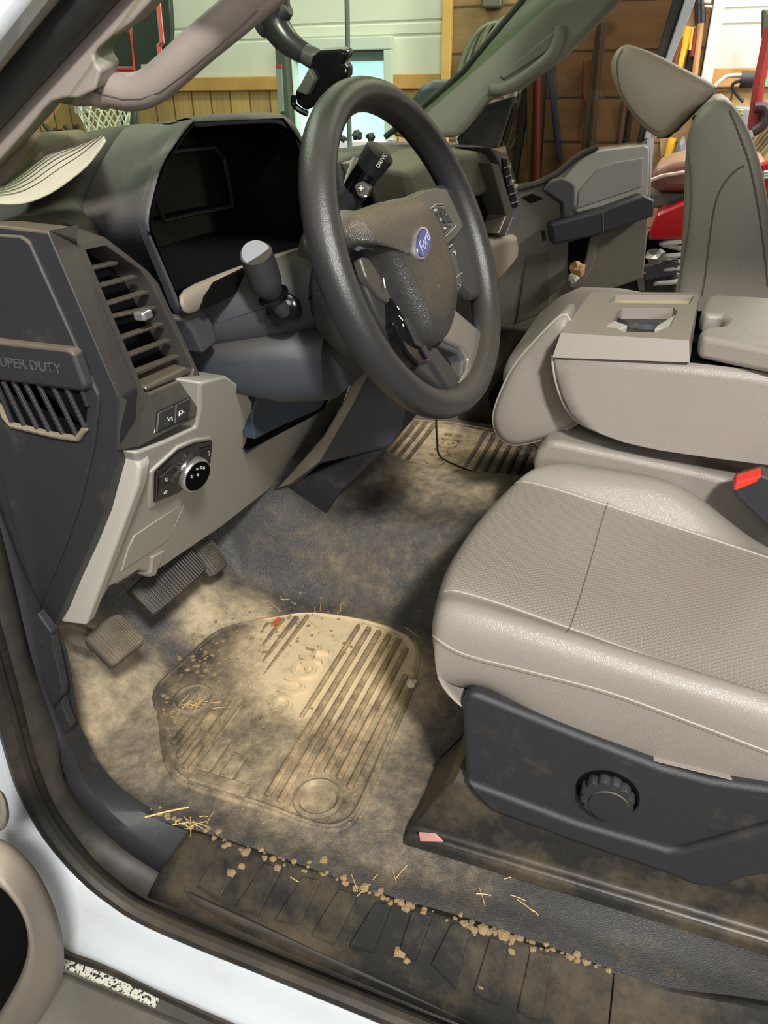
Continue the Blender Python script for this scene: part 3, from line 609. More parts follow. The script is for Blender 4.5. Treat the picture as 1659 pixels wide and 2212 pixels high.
for (x0, y0), (x1, y1) in [((672, 524), (862, 480)), ((735, 650), (1000, 578)), ((790, 778), (1082, 688)), ((832, 868), (1135, 800)), ((895, 1025), (1190, 918)), ((950, 1148), (1242, 1035)), ((1000, 1268), (1300, 1150))]:
    p, q = pv(cv([(x0 - 8, y0 + 3), (x1 + 8, y1)]), -0.004)
    d = V((0, 0.009, 0.0005)); h_ = V((0, 0.0006, -0.003))
    MB().add([p, q, q + d, p + d, p + h_, q + h_, q + h_ + d, p + h_ + d], [(0, 1, 2, 3), (4, 7, 6, 5), (0, 4, 5, 1), (1, 5, 6, 2), (2, 6, 7, 3), (3, 7, 4, 0)]).build('vent_blade', m_bezel, bez, bevel=0.0006)
c_ = pv([(302, 679)])[0]
tabm = MB().box(c_ + V((0, -0.004, 0)), (0.017, 0.014, 0.010)).build('vent_tab', m_chrome, bez, bevel=0.003, seg=3); tabm['label'] = 'small chrome vent adjuster tab'
sw = MB().prism(pv(cv([(1118, 1560), (1362, 1448), (1348, 1612), (1102, 1718)]), 0.001), (0, 0.01, 0)).build('lamp_switch', m_gloss, bez, bevel=0.001)
for l in ([(1124, 1566), (1240, 1512), (1232, 1648), (1110, 1706)], [(1250, 1508), (1354, 1458), (1340, 1606), (1240, 1645)]):
    MB().prism(pv(cv(l), 0.003), (0, 0.004, 0)).build('switch_button', m_black, sw, bevel=0.0008)
def stroke(l, f_, r=0.0005, parent=None, name='icon', m_=None): MB().tube(f_(l), r, 5).build(name, m_ or m_mark, parent)
stroke(cv([(1182, 1600), (1195, 1625)]), lambda l: pv(l, 0.0036), parent=sw)
stroke(cv([(1216, 1622), (1212, 1595), (1200, 1600), (1196, 1612), (1214, 1608)]), lambda l: pv(l, 0.0036), parent=sw)
stroke(cv([(1264, 1590), (1266, 1555), (1288, 1548), (1290, 1568), (1268, 1578)]), lambda l: pv(l, 0.0036), parent=sw)
stroke(cv([(1294, 1556), (1302, 1566)]), lambda l: pv(l, 0.0036), parent=sw)
# light grey knee panel
face = [(185, 1352), (297, 1050), (303, 1012), (292, 978), (303, 974), (360, 952), (424, 922), (431, 895), (434, 826), (490, 812), (530, 842), (546, 868), (546, 890), (529, 972), (536, 980), (660, 903), (700, 880), (762, 816), (742, 870), (690, 953), (655, 995), (600, 1042), (480, 1137), (327, 1241), (300, 1232), (243, 1265), (236, 1268), (219, 1298), (199, 1339)]
A = pb(face)
kb = MB()
n_ = len(A); kb.add(A + [p + V((0.004, 0.05, 0.0)) for p in A], [tuple(range(n_))] + [(i, (i + 1) % n_, n_ + (i + 1) % n_, n_ + i) for i in range(n_)])
knee = kb.build('knee_panel', m_lgrey, dash, bevel=0.006, seg=3); knee['label'] = 'light grey plastic knee panel under the vent'
st_ = PXs([(262, 963), (292, 985), (303, 1012), (297, 1052), (185, 1352), (131, 1345), (127, 1333), (189, 1187), (236, 1042)], 0.598)
MB().prism(st_, (0.02, 0, 0)).build('knee_panel_side', m_lgrey, dash, bevel=0.004, seg=3)
MB().prism(pb([(429, 1030), (395, 1088), (367, 1165), (352, 1177), (262, 1230), (262, 1225), (280, 1155), (298, 1150)], 0.0)[1:2] + pb([(395, 1090), (367, 1160), (352, 1172), (262, 1231), (275, 1185), (289, 1156), (330, 1128)], 0.0015)[1:] , (0, 0.004, 0)).build('fuse_door', m_lgrey, knee, bevel=0.001)
cb = lambda l: [(220 + x / 5.53, 940 + y / 5.53) for x, y in l]
MB().tube(pb(cb([(968, 820), (965, 870), (820, 1190), (750, 1270), (225, 1615)]), 0.0006), 0.0007, 6).build('door_gap', m_lgrey, knee)
MB().prism(pb(cb([(560, 420), (900, 110), (1090, 30), (1290, 0), (1310, 70), (1275, 400), (920, 680), (560, 870), (545, 700)]), 0.003), (0, 0.006, 0)).build('switch_surround', m_lgrey, knee, bevel=0.003)
lsw = MB().prism(pb(cb([(600, 425), (622, 388), (880, 150), (1080, 60), (1268, 30), (1282, 75), (1245, 380), (1180, 420), (870, 665), (595, 775)]), 0.006), (0, 0.006, 0)).build('headlight_switch', m_gloss, knee, bevel=0.0015)
for l in ([(635, 460), (810, 310), (755, 500), (630, 575)], [(630, 590), (755, 520), (790, 660), (610, 745)], [(1115, 135), (1255, 95), (1238, 300), (1190, 340)]):
    MB().prism(pb(cb(l), 0.008), (0, 0.003, 0)).build('switch_button', m_black, lsw, bevel=0.0006)
f8 = lambda l: pb(l, 0.0085)
stroke(cb([(700, 505), (705, 465), (722, 472), (718, 495), (700, 505)]), f8, parent=lsw)
stroke(cb([(688, 470), (686, 500)]), f8, parent=lsw); stroke(cb([(672, 655), (690, 625), (712, 620), (702, 645), (672, 655)]), f8, parent=lsw)
stroke(cb([(1213, 150), (1222, 175), (1215, 200)]), f8, parent=lsw)
kc = pb([(401, 1012)], 0.008)[0]; kax = V((-0.26, -0.94, -0.2)).normalized()
kn = MB().lathe(kc, kax, [(0.001, -0.002), (0.0225, -0.002), (0.0235, 0.004), (0.0234, 0.009), (0.0225, 0.0115), (0.0212, 0.0125)], 40).build('headlight_knob', m_chrome, lsw); kn['label'] = 'round chrome ringed headlight knob'
MB().lathe(kc + kax * 0.0118, kax, [(0.0205, 0), (0.0203, 0.0012), (0.001, 0.0016)], 40).build('knob_face', m_gloss, lsw)
ku = V((1, -0.25, 0.1)); ku = (ku - kax * ku.dot(kax)).normalized(); kv = (kax.cross(ku)); kv = kv if kv.z > 0 else -kv
def kp(a, r): return kc + kax * 0.0138 + ku * (r * math.cos(math.radians(a))) + kv * (r * math.sin(math.radians(a)))
for a, r, q in ((150, 0.012, 0.0019), (95, 0.0125, 0.0013), (65, 0.0125, 0.0017), (40, 0.0128, 0.0017), (100, 0.003, 0.0015)):
    c0 = kp(a, r); MB().tube([c0 + ku * q * math.cos(k * 0.9) + kv * q * math.sin(k * 0.9) for k in range(7)], 0.00035, 5, closed=True).build('icon', m_mark, lsw)
# brake release handle under the panel
br = MB().prism(pb([(243, 1266), (320, 1222), (330, 1226), (318, 1246), (250, 1290), (238, 1284)], -0.012), (0, 0.01, 0)).build('brake_release', m_black, dash, bevel=0.002)
p0, p1 = pb([(250, 1278), (312, 1238)], -0.0105)
text('BRAKE RELEASE', (p0 + p1) / 2, p1 - p0, (0, -0.3, 1), 0.0062, m_mark, br, thick=0.0002)
MB().prism(pb([(326, 1200), (352, 1186), (332, 1240), (318, 1244), (300, 1236), (322, 1232)], 0.004), (0, 0.012, 0)).build('release_bracket', m_lgrey, dash, bevel=0.002)
# black lower steering opening
MB().prism(PYs([(536, 972), (548, 878), (580, 838), (640, 815), (700, 835), (716, 850), (700, 885), (660, 908)], 0.565), (0.0, 0.02, 0)).build('column_opening', m_void, dash)
# side of the centre stack falling to the hump
stx = 1.215
MB().prism(PXs([(766, 808), (800, 800), (884, 840), (872, 905), (866, 935), (840, 967), (690, 1003), (640, 1046), (600, 1060), (585, 1062), (655, 992), (690, 953), (742, 870)], stx), (0.35, 0, 0)).build('stack_side', m_dash, dash, bevel=0.006)
MB().prism(PXs([(766, 812), (796, 806), (758, 880), (690, 998), (628, 1046), (598, 1056), (655, 992), (700, 940), (742, 868)], stx - 0.012), (0.012, 0, 0)).build('trim_band', m_taupe, dash, bevel=0.003)
MB().prism(PXs([(628, 1044), (590, 1062), (500, 1110), (575, 1160), (600, 1172), (686, 1182), (697, 1130), (714, 1092), (736, 1062), (842, 964), (760, 985), (690, 1018)], stx + 0.012), (0.33, 0.0, 0)).build('lower_console', mat('navy black console', (44, 47, 56), 0.4, dust=((150, 140, 120), 0.25, 20, 0)), dash, bevel=0.004)
# centre stack face (behind the wheel)
yc = 0.52
MB().prism(PYs([(735, 345), (770, 330), (1000, 330), (1020, 420), (1010, 520), (870, 540), (800, 500), (745, 430)], yc + 0.03), (0, 0.05, 0)).build('centre_stack', m_dash, dash, bevel=0.006)
MB().prism(PYs([(770, 352), (800, 342), (985, 322), (990, 400), (820, 432), (790, 410)], yc), (0, 0.03, 0)).build('stack_fascia', m_taupe, dash, bevel=0.004)
MB().prism(PYs([(806, 430), (840, 400), (985, 372), (1000, 420), (960, 480), (860, 500), (830, 470)], yc + 0.004), (0, 0.03, 0)).build('stack_recess', m_void, dash)
for l in ([(838, 352), (866, 345), (868, 362), (842, 370)], [(872, 345), (900, 338), (902, 355), (874, 362)], [(828, 398), (846, 393), (850, 416), (832, 422)], [(848, 393), (860, 390), (864, 412), (852, 416)]):
    MB().prism(PYs(l, yc - 0.004), (0, 0.01, 0)).build('stack_button', m_black, dash, bevel=0.0015)
MB().tube(PYs([(746, 402), (752, 380), (766, 342)], yc - 0.012), 0.004, 8).build('stack_trim_strip', m_silver, dash)
# passenger side of the dash
py_ = 0.40
MB().prism(PYs([(880, 372), (950, 334), (1055, 328), (1068, 350), (1080, 400), (1040, 425), (985, 436), (900, 470)], py_ + 0.03), (0, 0.08, 0.01)).build('passenger_pad', mat('dusty olive pad', (86, 84, 70), 0.75, dust=(DUST, 0.35, 5, 0.2)), dash, bevel=0.012, seg=3)
MB().prism(PYs([(960, 440), (1072, 404), (1094, 470), (1078, 520), (1030, 535), (985, 520)], py_ + 0.045), (0, 0.05, 0)).build('open_bin', m_void, dash)
MB().prism(PYs([(1062, 352), (1078, 356), (1108, 452), (1108, 468), (1090, 512), (1078, 505), (1094, 466), (1084, 430)], py_), (0, 0.06, 0)).build('vent_bezel', m_bezel, dash, bevel=0.003)
MB().prism(PYs([(1058, 318), (1092, 330), (1126, 448), (1124, 474), (1092, 512), (1108, 468), (1107, 452), (1078, 350)], py_ + 0.01), (0, 0.08, 0)).build('vent_pod', m_dash, dash, bevel=0.003)
MB().prism(PYs([(1086, 342), (1094, 344), (1120, 446), (1106, 450), (1088, 366)], py_ + 0.006), (0, 0.01, 0)).build('vent_hollow', m_void, dash)
for k in range(5):
    y_ = 362 + k * 19; MB().tube(PYs([(1088 + k * 4.2, y_ + 2), (1100 + k * 4.6, y_ - 3)], py_ + 0.004), 0.0016, 6).build('vent_blade', m_dash, dash)
MB().box(PY(1105, 392, py_), (0.018, 0.012, 0.008)).build('vent_tab', m_chrome, dash, bevel=0.002)
MB().prism(PYs([(1030, 545), (1082, 516), (1118, 508), (1122, 530), (1120, 560), (1088, 600), (1050, 640), (1030, 600)], py_ + 0.0), (0, 0.12, 0.02)).build('glove_box', m_taupe, dash, bevel=0.012, seg=3)
MB().prism(PYs([(1000, 560), (1052, 560), (1048, 640), (1030, 760), (1010, 800), (940, 800)], py_ + 0.07), (0, 0.2, 0)).build('lower_dash', m_dash, dash, bevel=0.01)
MB().box((1.85, 0.92, 0.28), (0.75, 0.05, 0.5)).build('firewall', m_dash, dash)
# ------------------------------------------------------------------ steering column
col_ = thing('steering_column', (0.90, 0.42, 0.62), 'charcoal steering column shroud with tilt lever behind the wheel', 'steering column')
wt, wyaw = 0.38883, -0.11853
WC = V((0.900, 0.2925, 0.734)); WA = V((math.sin(wyaw) * math.cos(wt), -math.cos(wyaw) * math.cos(wt), math.sin(wt)))
WU = V((0, 0, 1)).cross(WA).normalized(); WU = WU if WU.x > 0 else -WU; WV = WA.cross(WU); WV = WV if WV.z > 0 else -WV
def rsec(x0, x1, z0, z1, y, r=0.02, n=5, zs=0.0):
    out = []
    for cx, cz, a0 in ((x1 - r, z1 - r, 0), (x0 + r, z1 - r, 90), (x0 + r, z0 + r, 180), (x1 - r, z0 + r, 270)):
        for k in range(n):
            a = math.radians(a0 + 90 * k / (n - 1)); out.append(V((cx + r * math.cos(a), y, cz + r * math.sin(a))))
    return out
MB().loft([rsec(0.79, 1.02, 0.60, 0.672, 0.62, 0.03), rsec(0.795, 1.02, 0.622, 0.700, 0.52, 0.035), rsec(0.80, 1.015, 0.636, 0.735, 0.44, 0.05), rsec(0.815, 1.00, 0.650, 0.738, 0.395, 0.045)]).build('upper_shroud', m_dash, col_, angle=50)
MB().loft([rsec(0.79, 1.02, 0.565, 0.612, 0.62, 0.02), rsec(0.793, 1.022, 0.566, 0.634, 0.52, 0.025), rsec(0.80, 1.015, 0.556, 0.648, 0.44, 0.03), rsec(0.83, 1.00, 0.552, 0.655, 0.39, 0.04)]).build('lower_shroud', mat('slate lower shroud', (46, 50, 56), 0.5, bump=('leather', 1100, 0.15), dust=(DUST, 0.1, 8, 0.1)), col_, angle=50)
# collar between shroud and wheel
cc = WC - WA * 0.075 + WV * 0.0
MB().lathe(cc - WA * 0.05 - WV * 0.01, WA, [(0.075, 0.0), (0.088, 0.012), (0.088, 0.05), (0.080, 0.066), (0.06, 0.078), (0.03, 0.08)], 40).build('collar', m_hub, col_)
MB().lathe(PX(724, 722, 0.86), (-1, -0.5, 0.1), [(0.004, 0), (0.004, 0.0035), (0.0025, 0.004)], 12).build('screw_cap', m_void, col_)
# tilt lever
tl_ = MB().prism(PYs([(612, 822), (650, 815), (662, 838), (676, 846), (640, 866), (610, 856), (604, 846), (622, 840)], 0.47), (0, 0.02, 0.004)).build('tilt_lever', m_taupe, col_, bevel=0.003)
MB().prism(PYs([(560, 845), (640, 820), (700, 830), (716, 850), (690, 885), (600, 925), (552, 950), (545, 900)], 0.53), (0, 0.02, 0)).build('column_cover', mat('blue black cover', (52, 60, 70), 0.45), col_, bevel=0.003)
# turn signal stalk on the near side
stalk = thing('turn_signal_stalk', PX(610, 665, 0.80), 'black turn signal stalk with grey round end cap', 'stalk')
pth = spline(PXs([(612, 672), (603, 655), (590, 628), (578, 600), (568, 565), (560, 535)], 0.795), 5)
pth = [p + V((-0.03, -0.012, 0.0)) * (k / (len(pth) - 1)) for k, p in enumerate(pth)]
nr = len(pth); MB().tube(pth, [0.0095 + 0.001 * (k / nr) + 0.0085 * ss((k / nr - 0.25) / 0.35) - 0.001 * ss((k / nr - 0.75) / 0.25) for k in range(nr)], 18).build('lever', m_black, stalk)
ea = (pth[-1] - pth[-2]).normalized() + V((-0.5, -0.45, 0.25)); ea.normalize()
MB().lathe(pth[-1] - ea * 0.004, ea, [(0.0172, -0.004), (0.0175, 0.002), (0.0155, 0.0055), (0.001, 0.006)], 28).build('end_cap', mat('grey end cap', (128, 130, 134), 0.5), stalk)
MB().lathe(pth[9], pth[10] - pth[8], [(0.0183, -0.002), (0.0187, 0), (0.0183, 0.002)], 24).build('ring', m_gloss, stalk)
MB().lathe(pth[0], (-1, -0.35, 0.1), [(0.021, -0.006), (0.020, 0.002), (0.012, 0.005)], 24).build('socket', m_gloss, stalk)
# column shifter lever on the far side
sh = thing('gear_selector', PX(740, 450, 1.0), 'black column gear selector with plus minus rocker behind the rim', 'gear selector')
g0, g1, g2, g3, g4 = (PX(*q, 1.0) for q in ((720, 470), (768, 412), (782, 388), (796, 366), (826, 322)))
MB().tube([g0, g1], [0.0155, 0.0165], 18).build('lever', m_black, sh)
MB().tube([g1, g2, g3], [0.0172, 0.0172, 0.0172], 24).build('collar', m_gloss, sh)
MB().tube([g3, g3.lerp(g4, 0.2), g3.lerp(g4, 0.85), g4], [0.0175, 0.019, 0.020, 0.013], 20).build('knob', m_black, sh)
rk = MB().prism(PXs([(764, 402), (778, 392), (800, 406), (788, 430), (772, 424)], 0.972), (0.012, 0, 0)).build('rocker', mat('grey rocker', (92, 88, 84), 0.45), sh, bevel=0.002)
uu = PX(800, 398, 0.97) - PX(780, 412, 0.97); vv = PX(776, 398, 0.97) - PX(786, 420, 0.97)
text('+', PX(780, 408, 0.966), right, up, 0.014, m_mark, rk); text('-', PX(790, 422, 0.966), right, up, 0.014, m_mark, rk)
kd = (g4 - g3).normalized()
pt_ = PX(824, 348, 0.974); text('DRIVE', pt_, up * 0.8 + right * 0.5, (pt_ - CAM).cross(up * 0.8 + right * 0.5) * -1, 0.007, m_mark, sh)
# ------------------------------------------------------------------ steering wheel
sw_ = thing('steering_wheel', WC, 'black leather four spoke steering wheel with blue oval badge', 'steering wheel')
def wp(a, r, h=0.0): return WC + WU * (r * math.cos(a)) + WV * (r * math.sin(a)) + WA * h
N_ = 96; secs = []
for k in range(N_):
    a = 2 * math.pi * k / N_; sec = []
    e = WU * math.cos(a) + WV * math.sin(a)
    for j in range(16):
        q = 2 * math.pi * j / 16; sec.append(WC + e * (0.1808 + 0.0178 * math.cos(q)) + WA * (0.0205 * math.sin(q)))
    secs.append(sec)
rim = MB().loft(secs, True, False, True).build('rim', m_wheel, sw_)
def wpl(l, h): return PPs(l, WC + WA * h, WA)
# airbag cover: domed pad
padp = [(752, 470), (790, 450), (842, 432), (886, 428), (912, 450), (940, 505), (962, 570), (974, 640), (970, 690), (956, 730), (934, 748), (912, 735), (888, 690), (858, 630), (826, 572), (800, 540), (776, 535), (758, 520)]
pp = spline(wpl(padp, 0.012), 3, True)
cp = sum(pp, V()) / len(pp)
lay = []
for s_, h_ in ((1.04, -0.055), (1.03, -0.02), (1.0, 0.0), (0.955, 0.010), (0.86, 0.017), (0.65, 0.021), (0.3, 0.0225)):
    lay.append([cp + (p - cp) * s_ + WA * h_ for p in pp])
hub = MB().loft(lay, True, True).build('airbag_cover', m_hub, sw_, angle=70)
bh_ = surf_bvh(hub)
bc = cast(bh_, 908, 527); BU = WU * 0.92 + WV * 0.39; BV = WV * 0.92 - WU * 0.39
e_ = []
def oval(c, ra, rb, h): return [c + BU * (ra * math.cos(2 * math.pi * k / 40)) + BV * (rb * math.sin(2 * math.pi * k / 40)) + WA * h for k in range(40)]
em = MB().loft([oval(bc, 0.0252, 0.0138, -0.006), oval(bc, 0.0252, 0.0138, 0.003), oval(bc, 0.0232, 0.0120, 0.0042)], True, True).build('badge', m_chrome, sw_); em['label'] = 'blue oval badge with chrome rim and white script'
MB().loft([oval(bc, 0.0234, 0.0121, 0.0038), oval(bc, 0.0224, 0.0111, 0.0052)], True, True).build('badge_face', mat('badge blue', (24, 32, 104), 0.3, coat=0.3), em)
text('Ford', bc + WA * 0.0053, BU, BV, 0.0180, mat('badge script', (160, 162, 190), 0.3), em, thick=0.0003, shear=0.35)
MB().tube(casts(bh_, [(990, 630), (992, 618), (997, 612), (1000, 604)][:0] or [(944, 625), (948, 615), (952, 610)], 0.0003), 0.0005, 5).build('mark', m_seam, sw_)
# spokes
def spoke(name, l, h, th, mm, bev=0.004, parent=None, tp=1.0):
    return MB().prism(wpl(l, h), WA * -th, tp).build(name, mm, parent or sw_, bevel=bev, seg=3)
spoke('spoke', [(880, 425), (905, 412), (935, 400), (960, 395), (1000, 420), (1030, 520), (1046, 640), (1020, 650), (960, 590), (930, 480)], 0.004, 0.022, m_wheel, 0.008)
spoke('spoke', [(780, 545), (800, 548), (840, 600), (890, 690), (935, 760), (960, 800), (990, 850), (960, 850), (900, 800), (820, 690), (780, 590)], -0.004, 0.022, m_wheel, 0.006)
rbz = spoke('switch_bezel', [(887, 428), (915, 410), (942, 404), (966, 408), (1000, 480), (1002, 492), (988, 512), (955, 542), (948, 540), (935, 490), (912, 450)], 0.013, 0.012, m_bezel, 0.003)
spoke('switch_pad', [(918, 460), (940, 442), (958, 442), (966, 452), (985, 486), (978, 498), (950, 520), (944, 508), (930, 470)], 0.0165, 0.006, m_gloss, 0.002, rbz)
MB().tube(wpl([(918, 460), (942, 442), (958, 442)], 0.0165), 0.0012, 6).build('switch_edge', m_silver, rbz)
MB().tube(wpl([(985, 488), (968, 506), (952, 520)], 0.0165), 0.0009, 6).build('switch_edge', m_silver, rbz)
for l in ([(925, 462), (941, 447), (954, 446), (953, 459), (938, 470)], [(938, 472), (950, 460), (961, 478), (948, 490)], [(957, 449), (962, 451), (978, 480), (964, 482), (956, 462)], [(928, 470), (936, 474), (946, 494), (944, 500)], [(950, 492), (962, 482), (978, 488), (952, 512)]):
    spoke('switch_button', l, 0.0185, 0.004, m_black, 0.001, rbz)
for s_, q in (('VOL+', (941, 454)), ('OK', (952, 474)), ('>', (965, 463)), ('<', (937, 486)), ('VOL-', (962, 493))):
    text(s_, wpl([q], 0.0188)[0], WU, WV, 0.0042, m_mark, rbz, thick=0.0001)
pb2 = spoke('phone_buttons', [(957, 547), (976, 530), (984, 534), (998, 600), (1002, 615), (982, 650), (976, 648), (966, 600)], 0.014, 0.012, m_gloss, 0.003)
MB().tube(wpl([(957, 548), (966, 600), (976, 648)], 0.0145), 0.0012, 6).build('switch_edge', m_chrome, pb2)
MB().tube(wpl([(957, 546), (976, 529)], 0.0145), 0.0014, 6).build('switch_edge', m_silver, pb2)
MB().tube(wpl([(970, 613), (999, 588)], 0.0148), 0.0005, 6).build('gap', m_chrome, pb2)
for l in ([(970, 560), (972, 555), (974, 560)], [(980, 545), (984, 542), (983, 550)], [(981, 632), (985, 628), (986, 634)], [(992, 615), (995, 618)]):
    MB().tube(wpl(l, 0.0148), 0.0006, 5).build('icon', m_mark, pb2)
# near side cruise switches
lbz = spoke('switch_bezel', [(778, 556), (800, 552), (816, 580), (846, 640), (850, 660), (820, 640), (792, 600)], 0.002, 0.012, m_bezel, 0.003)
lb = spoke('cruise_buttons', [(846, 640), (872, 680), (876, 690), (928, 762), (925, 780), (905, 790), (880, 762), (850, 700)], 0.006, 0.014, m_gloss, 0.003)
for l in ([(876, 690), (886, 688), (918, 740), (912, 752), (902, 745)], [(914, 754), (920, 745), (930, 762), (927, 776)]): spoke('switch_button', l, 0.010, 0.004, m_black, 0.001, lb)
for a, c in (((862, 682), (870, 692)), ((870, 700), (872, 706)), ((828, 600), (832, 622)), ((858, 662), (862, 668))): MB().tube(wpl([a, c], 0.010), 0.0007, 5).build('icon', m_mark, lb)
# wing under the pad and the silver lower spoke
MB().tube(spline(wpl([(772, 536), (800, 534), (822, 548), (850, 598), (880, 655), (905, 705)], 0.012), 4), [0.004] * 4 + [0.006] * 17, 10, flat=0.7).build('pad_edge', mat('blue grey pad edge', (72, 76, 84), 0.5), sw_)
ls = spoke('lower_spoke', [(972, 690), (978, 662), (990, 672), (1048, 722), (1056, 742), (1050, 790), (1030, 832), (1015, 846), (990, 828), (1010, 800), (1014, 776), (1000, 752), (968, 738), (955, 732)], 0.002, 0.02, m_silver, 0.004); ls['label'] = 'satin silver lower spoke'
spoke('spoke', [(930, 748), (945, 748), (985, 800), (1012, 838), (1022, 850), (1010, 862), (985, 862), (960, 830), (925, 775)], 0.0, 0.02, m_wheel, 0.005)
spoke('lower_spoke_edge', [(958, 730), (972, 738), (1002, 752), (1012, 775), (1004, 806), (996, 812), (1000, 780), (990, 764), (950, 748)], -0.004, 0.02, m_dash, 0.003, ls)
MB().loft([[WC + WU * (0.055 * s_ * math.cos(k * 0.3926991)) + WV * (0.06 * s_ * math.sin(k * 0.3926991)) + WA * h_ for k in range(16)] for s_, h_ in ((1.2, -0.07), (1.15, -0.02), (0.9, -0.004))], True, True).build('hub_back', m_dash, sw_)
# ------------------------------------------------------------------ pedals
def pedal(name, l, x, th, label, rib_n, arm, mm=m_rubber):
    q = PXs(l, x); n = (q[1] - q[0]).cross(q[2] - q[1]).normalized(); w_ = V((0.0, 0.0, 0.0))
    return q
pk = thing('parking_brake_pedal', (0.70, 0.70, 0.18), 'small ribbed parking brake pedal on a dusty arm', 'pedal')
def ribbed(parent, c, u, v, lu, lv, n, th, name='pad', mm=m_rubber, bow=0.012):
    u = V(u).normalized(); v = V(v); v = (v - u * u.dot(v)).normalized(); w = u.cross(v); w = w if w.dot(CAM - c) > 0 else -w
    b = MB(); rows_ = []
    for i in range(9):
        s = -1 + 2 * i / 8.0; k = 1.0 - 0.10 * abs(s) ** 4
        rows_.append([c + u * (lu / 2 * s) + v * (lv / 2 * t_ * k) + w * (h_ - bow * s * s) for t_, h_ in ((-1, -th), (-1, 0), (1, 0), (1, -th))])
    b.loft(rows_, True, True); p_ = b.build(name, mm, parent, bevel=0.003)
    for i in range(n):
        s = -0.92 + 1.84 * i / (n - 1); k = 1 - 0.12 * abs(s) ** 4
        a0 = c + u * (lu / 2 * s) + w * (0.0012 - bow * s * s)
        MB().tube([a0 - v * (lv / 2 * 0.92 * k), a0 + v * (lv / 2 * 0.92 * k)], lu / n * 0.27, 6).build('rib', mm, p_)
    return p_
ribbed(pk, PX(252, 1375, 0.69), (0.95, -0.25, 0.1), (0.1, 0.8, 0.55), 0.062, 0.062, 14, 0.016, mm=mat('worn pedal rubber', (74, 68, 58), 0.7, dust=(DUST, 0.4, 12, 0.2)))
MB().prism(PXs([(120, 1352), (150, 1350), (190, 1368), (222, 1390), (250, 1410), (240, 1417), (205, 1412), (160, 1396), (118, 1374)], 0.69), (0.012, 0, 0)).build('arm', mat('dusty pedal arm', (112, 104, 92), 0.6, var=0.2), pk, bevel=0.003)
bk = thing('brake_pedal', (0.86, 0.70, 0.2), 'wide black ribbed brake pedal pad', 'pedal')
ribbed(bk, PX(374, 1243, 0.86), (0.95, -0.16, 0.1), (0.05, 0.7, 0.7), 0.135, 0.062, 22, 0.018)
MB().tube([PX(374, 1243, 0.86) + V((0, 0.02, 0)), V((0.9, 0.72, 0.29)), V((0.9, 0.66, 0.345))], 0.011, 10).build('arm', m_black, bk)
ac = thing('accelerator_pedal', (1.0, 0.72, 0.16), 'narrow ribbed accelerator pedal right of the brake', 'pedal')
ribbed(ac, PX(452, 1192, 1.0), (0.9, -0.2, 0.12), (0.05, 0.55, 0.8), 0.052, 0.085, 10, 0.012, mm=mat('accelerator rubber', (44, 42, 38), 0.6, dust=(DUST, 0.25, 20, 0.2)))
MB().tube([PX(452, 1192, 1.0) + V((0, 0.02, 0)), V((1.0, 0.74, 0.24)), V((1.0, 0.66, 0.345))], 0.009, 10).build('arm', m_black, ac)
# ------------------------------------------------------------------ phone holder on the windshield
ph = thing('phone_holder', PX(600, 20, 1.0), 'black suction cup phone holder arching over the wheel', 'phone holder')
arm = spline(PXs([(575, -50), (588, 0), (592, 45), (612, 80), (640, 105), (672, 122)], 0.98), 6)
MB().tube(arm, [0.0235 - 0.013 * (k / (len(arm) - 1)) for k in range(len(arm))], 16).build('arm', mat('satin black arm', (40, 40, 40), 0.3), ph)
MB().lathe(PX(560, 60, 0.98), PX(640, 0, 0.98) - PX(560, 60, 0.98), [(0.012, 0), (0.016, 0.01), (0.016, 0.03), (0.01, 0.045)], 16).build('lock_lever', m_black, ph)
MB().lathe(PX(665, 120, 0.97), PX(690, 130, 0.97) - PX(640, 105, 0.97), [(0.011, -0.004), (0.012, 0.004), (0.012, 0.012), (0.009, 0.018)], 16).build('ball_joint', mat('grey joint', (72, 71, 69), 0.35), ph)
cr = MB().prism(PXs([(668, 150), (674, 120), (690, 110), (735, 107), (752, 112), (748, 128), (738, 140), (750, 145), (750, 170), (700, 220), (660, 240), (640, 225), (636, 200)], 0.955), (0.02, 0.0, 0.004)).build('cradle', m_gloss, ph, bevel=0.004)
MB().prism(PXs([(667, 146), (680, 172), (662, 207), (639, 198)], 0.945), (0.014, 0, 0)).build('side_grip', mat('grey grip pad', (82, 82, 78), 0.6), ph, bevel=0.002)
MB().tube(spline(PXs([(636, 205), (634, 225), (648, 238), (664, 246)], 0.95), 4), 0.0035, 8).build('lower_claw', m_gloss, ph)
# charging cable hanging to the floor
cb1 = spline([PX(942, 905, 1.36), PX(944, 950, 1.37), PX(950, 985, 1.42), PX(985, 1005, 1.5), PX(1035, 1024, 1.52)], 6)
tag(MB().tube(cb1, 0.0022, 6).build('charging_cable', m_rubber), 'thin black cable hanging down onto the centre hump', 'cable')
